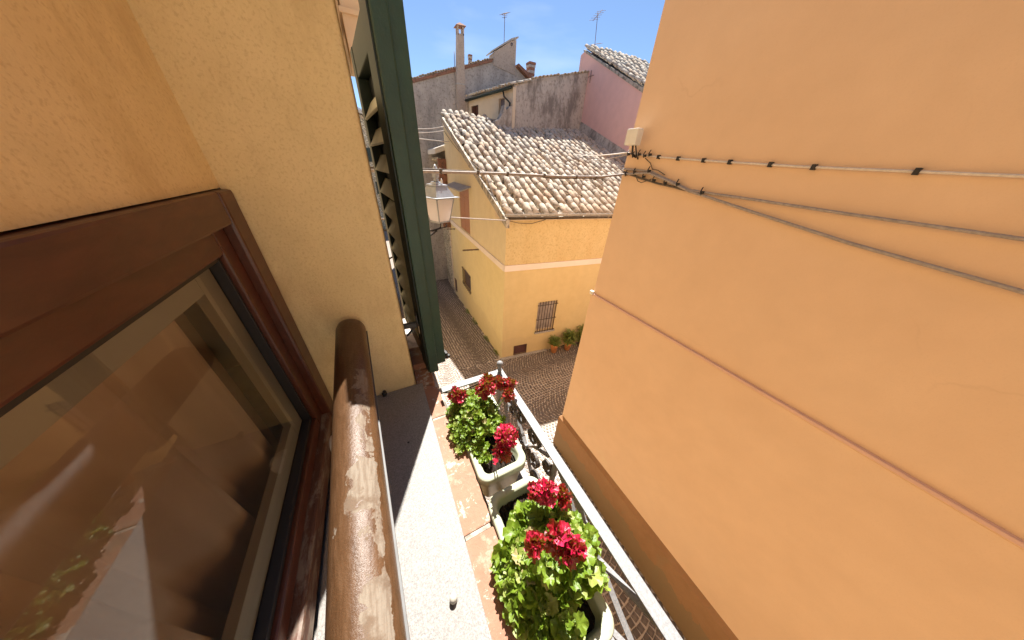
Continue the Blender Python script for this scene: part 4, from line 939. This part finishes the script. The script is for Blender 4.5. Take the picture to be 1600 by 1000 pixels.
# second leaf folded against it, a little further along
def lf2(a0, a1, t0, t1, c, d, name, mat='green', bev=.003): return lf_box(a0+.028, a1+.028, t0+T+.004, t1+T+.004, c, d, name, mat, bev)
zb2 = -.690
for (a0, a1, c, d, nm) in ((0, .06, zb2, zt_, 'stile'), (Lw-.09, Lw-.02, zb2, zt_, 'stile'), (.0605, Lw-.0905, zt_-.08, zt_, 'rail'), (.0605, Lw-.0905, zb2, zb2+.09, 'rail')):
    b = MB(); cpt = Nn+Ld*((a0+a1)/2+.028)+Lx*(T+.004+T/2)+Z*(c+d)/2; b.obox(cpt, Ld*(a1-a0)/2, Lx*T/2, Z*(d-c)/2); b.build(nm, 'green', su, bevel=.003)
z = zb2+.12
while z < zt_-.09:
    b = MB(); cpt = Nn+Ld*(.028+(.0605+Lw-.0905)/2)+Lx*(T+.004+T*.5)+Z*z; sd = (Lx*.5+Z*.86).normalized(); b.obox(cpt, Ld*(Lw-.152)/2, sd*.018, sd.cross(Ld)*.0035); b.build('slat', 'green', su); z += .0715
b = MB(); b.obox(Nn+Lx*(2*T+.012)+Ld*.04+Z*-.665, Ld*.010, Lx*.004, Z*.014); b.obox(Nn+Lx*(2*T+.016)+Ld*.04+Z*-.675, Ld*.006, Lx*.01, Z*.006); b.build('catch', 'iron_dark', su)
# holder: wall arm, dark hinge and beige stopper
hd = empty('shutter_holder', (.05, .83, -.5), 'metal shutter hinge with beige stopper between wall and green shutter', 'hinge')
b = MB(); b.box(.012, .066, .842, .856, -.525, -.508); b.tube([(.02, .85, -.56), (.045, .85, -.535), (.06, .845, -.52)], .004, 6); b.build('arm', 'steel', hd)
b = MB(); b.box(.057, .080, .815, .832, -.505, -.455); b.build('hinge_plate', 'iron_dark', hd, bevel=.002)
b = MB(); b.tube([(.060, .812, -.50), (.060, .812, -.46)], .003, 8); b.tube([(.072, .812, -.50), (.072, .812, -.46)], .003, 8); b.tube([(.058, .812, -.498), (.074, .812, -.498)], .003, 8); b.build('hinge_pin', 'steel', hd)
b = MB(); b.box(.060, .078, .813, .830, -.54, -.508); b.build('stopper', 'beige_block', hd, bevel=.004)

# neighbour's eave seen above the shutter, on our side of the street
ne = empty('roof_eave', (.4, 6.2, 1.9), 'cream boxed roof eave projecting over the street behind the top of the shutter', 'eave')
b = MB(); b.box(.165, .55, 6.0, 6.9, 1.37, 2.6); b.build('boxed_end', 'cream', ne, bevel=.01)
b = MB(); b.box(.135, .60, 5.96, 6.95, 1.80, 1.86); b.build('moulding', 'cream', ne, bevel=.01)
b = MB(); b.box(-.05, .9, 5.9, 14, 2.6, 2.75); b.build('soffit', 'cream', ne, bevel=.01)

# far house closing the end of the street
fh = empty('far_house', (0, 34, -6.9), 'distant pale stone house closing the end of the street, glimpsed between wall and shutter', 'house')
b = MB(); b.prism([(-6, 34, -7), (5.5, 34, -7), (5.5, 34, 2.2), (-.2, 34, 3.9), (-6, 34, 2.0)], (0, 6, 0)); b.build('wall', 'stone', fh)
b = MB(); b.prism([(-6.3, 33.6, 2.0), (-.2, 33.6, 4.0), (5.8, 33.6, 2.2), (5.8, 33.6, 2.45), (-.2, 33.6, 4.25), (-6.3, 33.6, 2.25)], (0, 6.5, 0)); b.build('roof', 'tile', fh)
for (x, z) in ((-1.2, .5), (.9, .4), (-1.0, -2.6), (1.2, -2.6)):
    b = MB(); b.box(x-.4, x+.4, 33.94, 34.0, z-.6, z+.6); b.build('window_shutter', 'green_dark', fh, bevel=.01)

# ------------------------------------------------------------------ street lamp on our facade
lp = empty('street_lamp', (.76, 3.5, -.7), 'grey four-sided lantern street lamp with frosted panes beside the shutter', 'street lamp')
lc = Vector((.755, 3.5, 0)); ca = math.cos(.50); sa = math.sin(.50)
def ring(r, z): return [lc+Vector(((i*ca-j*sa)*r, (i*sa+j*ca)*r, z)) for i, j in ((-1, -1), (1, -1), (1, 1), (-1, 1))]
def frus(r0, z0_, r1, z1_, name, mat, bev=.003):
    b = MB(); b.add(ring(r0, z0_)+ring(r1, z1_), [(3, 2, 1, 0), (4, 5, 6, 7), (0, 1, 5, 4), (1, 2, 6, 5), (2, 3, 7, 6), (3, 0, 4, 7)]); return b.build(name, mat, lp, bevel=bev)
frus(.180, -.362, .195, -.350, 'roof_rim', 'lampmetal'); frus(.150, -.349, .085, -.235, 'roof', 'lampmetal'); frus(.095, -.234, .085, -.215, 'roof_step', 'lampmetal'); frus(.06, -.214, .045, -.19, 'roof_step', 'lampmetal')
b = MB(); b.lathe(lc+Z*-.19, [(.03, 0), (.034, .02), (.02, .035), (.04, .05), (.045, .11), (.03, .13), (.018, .16), (.004, .18)], 12); b.build('finial', 'lampmetal', lp)
for (i, j) in ((1, -1), (-1, -1)):
    s = ring(.15, -.349); 
b = MB(); b.lathe(lc+Vector(((1*ca+.0)*.06, -.05, -.20)), [(.012, 0), (.014, .02), (.008, .035), (.002, .05)], 8); b.build('vent_knob', 'ceramic', lp)
frus(.085, -.655, .095, -.64, 'base', 'lampmetal')
r0 = ring(.088, -.64); r1 = ring(.140, -.364)
for k in range(4):
    b = MB(); b.quad(r0[k], r0[(k+1) % 4], r1[(k+1) % 4], r1[k]); b.build('frosted_pane', 'milk', lp, fixn=False)
    b = MB(); b.tube([r0[k], r1[k]], .008, 6); b.build('corner_bar', 'lampmetal', lp)
    b = MB(); b.tube([r0[k], r0[(k+1) % 4]], .007, 6); b.tube([r1[k], r1[(k+1) % 4]], .008, 6); b.build('pane_frame', 'lampmetal', lp)
b = MB(); b.tube([lc+Z*-.655, lc+Z*-.73, lc+Vector((-.1, 0, -.76)), lc+Vector((-.74, 0, -.72))], .013, 8)
b.tube([lc+Vector((.0, 0, -.73)), lc+Vector((.06, 0, -.73)), lc+Vector((.09, -.0, -.69)), lc+Vector((.075, 0, -.665))], .007, 6)
b.tube([lc+Vector((-.05, 0, -.76)), lc+Vector((-.2, 0, -.86)), lc+Vector((-.74, 0, -1.1))], .010, 6); b.build('bracket', 'iron_dark', lp)

# ------------------------------------------------------------------ white iron railing (window box rail)
ra = empty('railing', (.32, .3, -.9), 'white painted wrought iron window railing holding the flower boxes', 'railing')
zt = -.690
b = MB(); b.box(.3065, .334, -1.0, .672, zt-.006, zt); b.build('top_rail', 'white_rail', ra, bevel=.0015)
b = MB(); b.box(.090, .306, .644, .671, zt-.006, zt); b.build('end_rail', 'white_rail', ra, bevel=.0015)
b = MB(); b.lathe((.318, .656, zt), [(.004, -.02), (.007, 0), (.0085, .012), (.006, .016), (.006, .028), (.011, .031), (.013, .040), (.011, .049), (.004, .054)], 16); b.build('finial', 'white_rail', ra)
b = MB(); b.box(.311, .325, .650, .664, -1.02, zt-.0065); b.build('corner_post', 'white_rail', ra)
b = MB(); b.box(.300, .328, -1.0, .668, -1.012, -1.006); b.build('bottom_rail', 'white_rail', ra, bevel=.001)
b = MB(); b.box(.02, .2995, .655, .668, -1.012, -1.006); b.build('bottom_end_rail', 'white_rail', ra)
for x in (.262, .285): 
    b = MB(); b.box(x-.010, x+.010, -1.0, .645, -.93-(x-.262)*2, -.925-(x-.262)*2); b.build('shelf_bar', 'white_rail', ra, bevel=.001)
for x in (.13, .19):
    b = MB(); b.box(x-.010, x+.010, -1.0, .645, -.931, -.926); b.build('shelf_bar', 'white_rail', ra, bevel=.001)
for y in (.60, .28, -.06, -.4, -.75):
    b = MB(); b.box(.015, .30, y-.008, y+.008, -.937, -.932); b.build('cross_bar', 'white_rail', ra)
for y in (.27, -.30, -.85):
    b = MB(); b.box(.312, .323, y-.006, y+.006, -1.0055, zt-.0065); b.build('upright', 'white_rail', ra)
def scroll(cy, cz, r, turns, start, sgn=1, n=26, tail=None):
    pts = []
    for k in range(n+1):
        t = k/n; rr = r*(1-.80*t); a = start+sgn*turns*2*math.pi*t; pts.append(Vector((.317, cy+rr*math.cos(a), cz+rr*math.sin(a))))
    if tail: pts = [Vector((.317, *tail))]+pts
    return pts
def strap(pts, w=.012, t=.0045):     # flat bar, wide across x
    mb = MB(); vs = []
    for i, p in enumerate(pts):
        d = (pts[min(i+1, len(pts)-1)]-pts[max(i-1, 0)]).normalized(); nn = Vector((0, -d.z, d.y))
        for (a, c) in ((-1, -1), (1, -1), (1, 1), (-1, 1)): vs.append(p+Vector((a*w/2, 0, 0))+nn*c*t/2)
    fs = [(i*4+k, i*4+(k+1) % 4, (i+1)*4+(k+1) % 4, (i+1)*4+k) for i in range(len(pts)-1) for k in range(4)]+[(3, 2, 1, 0), tuple(range(len(pts)*4-4, len(pts)*4))]
    mb.add(vs, fs, False); return mb
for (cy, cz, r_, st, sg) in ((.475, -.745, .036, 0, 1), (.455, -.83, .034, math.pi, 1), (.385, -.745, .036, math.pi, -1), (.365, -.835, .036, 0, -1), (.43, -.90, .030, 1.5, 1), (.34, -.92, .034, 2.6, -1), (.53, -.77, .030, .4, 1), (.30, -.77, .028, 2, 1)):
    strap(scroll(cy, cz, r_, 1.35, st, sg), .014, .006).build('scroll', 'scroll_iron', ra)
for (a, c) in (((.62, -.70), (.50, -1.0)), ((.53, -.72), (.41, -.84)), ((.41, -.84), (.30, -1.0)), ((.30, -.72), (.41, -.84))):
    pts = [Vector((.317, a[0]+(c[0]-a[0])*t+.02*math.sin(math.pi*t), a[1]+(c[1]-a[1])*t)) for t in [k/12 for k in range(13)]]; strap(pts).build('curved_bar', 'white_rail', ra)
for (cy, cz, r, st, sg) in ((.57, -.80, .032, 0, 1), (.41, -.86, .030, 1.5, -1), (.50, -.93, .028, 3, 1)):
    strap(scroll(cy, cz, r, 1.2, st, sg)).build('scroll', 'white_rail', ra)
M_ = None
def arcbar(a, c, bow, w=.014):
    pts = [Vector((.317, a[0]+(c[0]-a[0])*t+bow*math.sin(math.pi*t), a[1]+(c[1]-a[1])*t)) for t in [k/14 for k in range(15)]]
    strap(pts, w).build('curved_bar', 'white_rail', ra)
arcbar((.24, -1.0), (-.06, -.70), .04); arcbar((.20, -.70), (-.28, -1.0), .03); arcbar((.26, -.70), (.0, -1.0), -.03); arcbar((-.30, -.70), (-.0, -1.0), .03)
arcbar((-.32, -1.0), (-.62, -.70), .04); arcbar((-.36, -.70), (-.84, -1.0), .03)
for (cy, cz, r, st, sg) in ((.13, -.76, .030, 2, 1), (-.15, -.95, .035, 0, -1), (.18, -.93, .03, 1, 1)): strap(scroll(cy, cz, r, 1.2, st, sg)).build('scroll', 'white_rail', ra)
b = MB(); b.tube([(.085, .655, -.705), (.17, .652, -.722), (.30, .655, -.71)], .0022, 5); b.build('tie_wire', 'iron_dark', ra)

# ------------------------------------------------------------------ planters
def rrect(cx_, cy_, hx, hy, r, n=7):
    out = []
    for (sx, sy, a0) in ((1, 1, 0), (-1, 1, 90), (-1, -1, 180), (1, -1, 270)):
        for k in range(n+1):
            t = R(a0+90*k/n); out.append((cx_+sx*(hx-r)+r*math.cos(t), cy_+sy*(hy-r)+r*math.sin(t)))
    return out
def planter(cx_, cy_, hx, hy, zt_, H, label):
    e = empty('planter', (cx_, cy_, zt_-H), label, 'planter', 'pale green window boxes')
    P = [(0, -H, .018), (0, -.032, .006), (0, -.030, .0), (0, -.004, .0), (0, 0, .003), (0, 0, .017), (0, -.006, .0205), (0, -H+.01, .034)]
    vs = []; n = 0
    for (_, z, ins) in P:
        loop = rrect(cx_, cy_, hx-ins, hy-ins, max(.030-ins*.6, .008)); n = len(loop); vs += [(x, y, zt_+z) for x, y in loop]
    m = MB(); m.add(vs, [(i*n+k, i*n+(k+1) % n, (i+1)*n+(k+1) % n, (i+1)*n+k) for i in range(len(P)-1) for k in range(n)]+[tuple(range(n))[::-1], tuple(range((len(P)-1)*n, len(P)*n))], True)
    o = m.build('box', 'planter', e)
    if hasattr(o.data, 'shade_auto_smooth'): pass
    # soil
    G = 26; vs = []; rnd = random.Random(int(cy_*100)+50)
    for i in range(G+1):
        for j in range(G+1):
            x = cx_+(hx-.0245)*(2*i/G-1); y = cy_+(hy-.0245)*(2*j/G-1); vs.append((x, y, zt_-.034+rnd.uniform(-.005, .006)))
    s = MB(); s.add(vs, [(i*(G+1)+j, (i+1)*(G+1)+j, (i+1)*(G+1)+j+1, i*(G+1)+j+1) for i in range(G) for j in range(G)], False); s.build('soil', 'soil', e, fixn=False)
    return e
zp = -.722
planter(.184, .482, .0745, .168, zp, .135, 'far pale green window box with bare soil showing at its near end')
planter(.182, .128, .0745, .156, zp, .135, 'pale green plastic window box nearest the camera, brimming with leaves')

# ------------------------------------------------------------------ geraniums
lm = [leafmesh('leaf', .034, .038, 1, 'leaf', cup=c, ruff=.15, seed=s) for s, c in enumerate((.15, .35, .55, .25, .7, .45))]
lm_dry = [leafmesh('leaf', .036, .03, 1, 'leaf_dry', cup=.3, ruff=.15, seed=9)]
fm = [leafmesh('petal', .019, .018, 0, 'petal', cup=.35, ruff=.16, seed=s+20) for s in range(3)]
fp = [leafmesh('petal', .019, .018, 0, 'petal_pink', cup=.35, ruff=.16, seed=s+30) for s in range(3)]
def orient(P, d, spin, s):
    """leaf base at P, leaf normal along d"""
    d = Vector(d).normalized(); q = d.to_track_quat('Z', 'Y'); return Matrix.Translation(P) @ q.to_matrix().to_4x4() @ Matrix.Rotation(spin, 4, 'Z') @ Matrix.Diagonal((s, s, s, 1))
def geranium(root, cx_, cy_, hx, hy, zb, hmax, nleaf, label, heads, hump, seed, smin=.6, smax=1.15, bare=None, extra=450):
    rnd = random.Random(seed)
    e = empty('geranium', root, label, 'flowering plant'); Rt = Vector(root)
    stems = MB(); leaves = []
    tries = 0
    while len(leaves) < nleaf+extra and tries < 20000:
        tries += 1
        u = rnd.uniform(-1, 1); v = rnd.uniform(-1, 1); rr = (abs(u)**2.4+abs(v)**2.4)
        if rr > 1: continue
        h = hump(u, v)*(1-rr*.55)
        if bare and bare(u, v): continue
        lay = rnd.random()**.5
        z = zb+hmax*h*(.25+.75*lay)+rnd.uniform(-.006, .006)
        x = cx_+u*hx*(1+.08*h); y = cy_+v*hy
        out = Vector((u*.9, v*.6, 1.0+rnd.uniform(-.2, .5)))+Vector((rnd.gauss(0, .45), rnd.gauss(0, .45), 0))
        leaves.append((lay, Vector((x, y, z)), out, rnd.uniform(0, 6.28), rnd.uniform(smin, smax)*(.7+.3*lay)))
    leaves.sort(key=lambda t: -(t[1].z))
    st = MB()
    for i, (lay, P, out, sp, s) in enumerate(leaves):
        me = lm[i % 6] if rnd.random() > .035 else lm_dry[0]; mt = orient(P-Rt, out, sp, s)
        if i < min(nleaf, 290):
            o = bpy.data.objects.new('leaf', me); C.objects.link(o); o.parent = e; o.matrix_local = mt
        else:
            k = Matrix.Translation(Rt) @ mt; st.add([k @ a.co for a in me.vertices], [tuple(p.vertices) for p in me.polygons], True)
        if i % 3 == 0:
            c = Vector((cx_+(P.x-cx_)*.35, cy_+(P.y-cy_)*.6, zb-.012)); stems.tube([c, c.lerp(P, .6)+Z*.006, P], .0013, 4)
    st.build('lower_leaves', 'leaf', e, kind='stuff', fixn=False); stems.build('stems', 'stem', e)
    for (hc, r, kind) in heads:
        hc = Vector(hc); hb = MB(); c0 = Vector((cx_+(hc.x-cx_)*.4, cy_+(hc.y-cy_)*.6, zb)); hb.tube([c0, c0.lerp(hc, .6)+Z*.01, hc], .0018, 5)
        for k in range(10):
            a = rnd.uniform(0, 6.28); q = hc+Vector((math.cos(a)*r*.6, math.sin(a)*r*.6, rnd.uniform(0, r*.4))); hb.tube([hc, q], .0009, 4)
        hd_ = hb.build('flower_head', 'stem', e)
        nf = max(4, int(r*1000*.42))
        for k in range(nf):
            a = k*2.4; t = (k+.5)/nf; el = math.acos(1-t*1.15); d = Vector((math.cos(a)*math.sin(el), math.sin(a)*math.sin(el), math.cos(el)*.8+.15)).normalized()
            fc = hc+d*r*rnd.uniform(.75, 1.05)-Z*r*.2
            for p in range(5):
                me = rnd.choice(fp if kind == 'pink' or (kind == 'mix' and rnd.random() < .35) else fm)
                dd = (d+Vector((rnd.gauss(0, .3), rnd.gauss(0, .3), rnd.gauss(0, .2)))).normalized()
                o = bpy.data.objects.new('petal', me); C.objects.link(o); o.parent = hd_; o.matrix_local = orient(fc-Rt, dd, p*1.257+rnd.uniform(-.3, .3), rnd.uniform(.85, 1.35))
    return e
geranium((.17, .50, zp-.03), .162, .485, .078, .155, zp-.015, .085, 285, 'geranium with crimson blooms growing in the far window box',
         [((.128, .575, -.650), .020, 'mix'), ((.213, .535, -.622), .026, 'red'), ((.262, .555, -.635), .018, 'red'), ((.300, .535, -.640), .012, 'red'), ((.275, .500, -.640), .010, 'red'), ((.185, .338, -.590), .023, 'pink'), ((.168, .318, -.612), .014, 'mix'), ((.235, .59, -.64), .014, 'red')],
         lambda u, v: (.75+.35*math.sin(v*3+1)*.5+.15*math.cos(u*4))*(1 if v > -.1 else 1+(v+.1)*1.1), 3, .34, .68, bare=lambda u, v: v < -.38 and not (-.5 < u < -.05 and v > -.72))
geranium((.17, .12, zp-.03),   .182, .112, .096, .118, zp-.012, .112, 285, 'leafy geranium with a few crimson blooms growing in the near window box',
         [((.205, .186, -.585), .016, 'pink'), ((.238, .165, -.600), .010, 'red'), ((.195, .197, -.600), .008, 'red'), ((.172, .094, -.530), .013, 'mix'), ((.182, .076, -.535), .005, 'mix'), ((.140, .118, -.575), .006, 'red')],
         lambda u, v: .8+.2*math.sin(u*3+.5)+.1*math.cos(v*5), 7, .46, 1.12, bare=lambda u, v: (v > .50 and u < -.35) or v > .82 or (v < -.62 and u > -.1))

# ------------------------------------------------------------------ clean helper properties, light path limits
for o in bpy.data.objects:
    if '_w' in o: del o['_w']
scn.render.engine = 'CYCLES'
scn.cycles.max_bounces = 10; scn.cycles.diffuse_bounces = 6; scn.cycles.transparent_max_bounces = 8
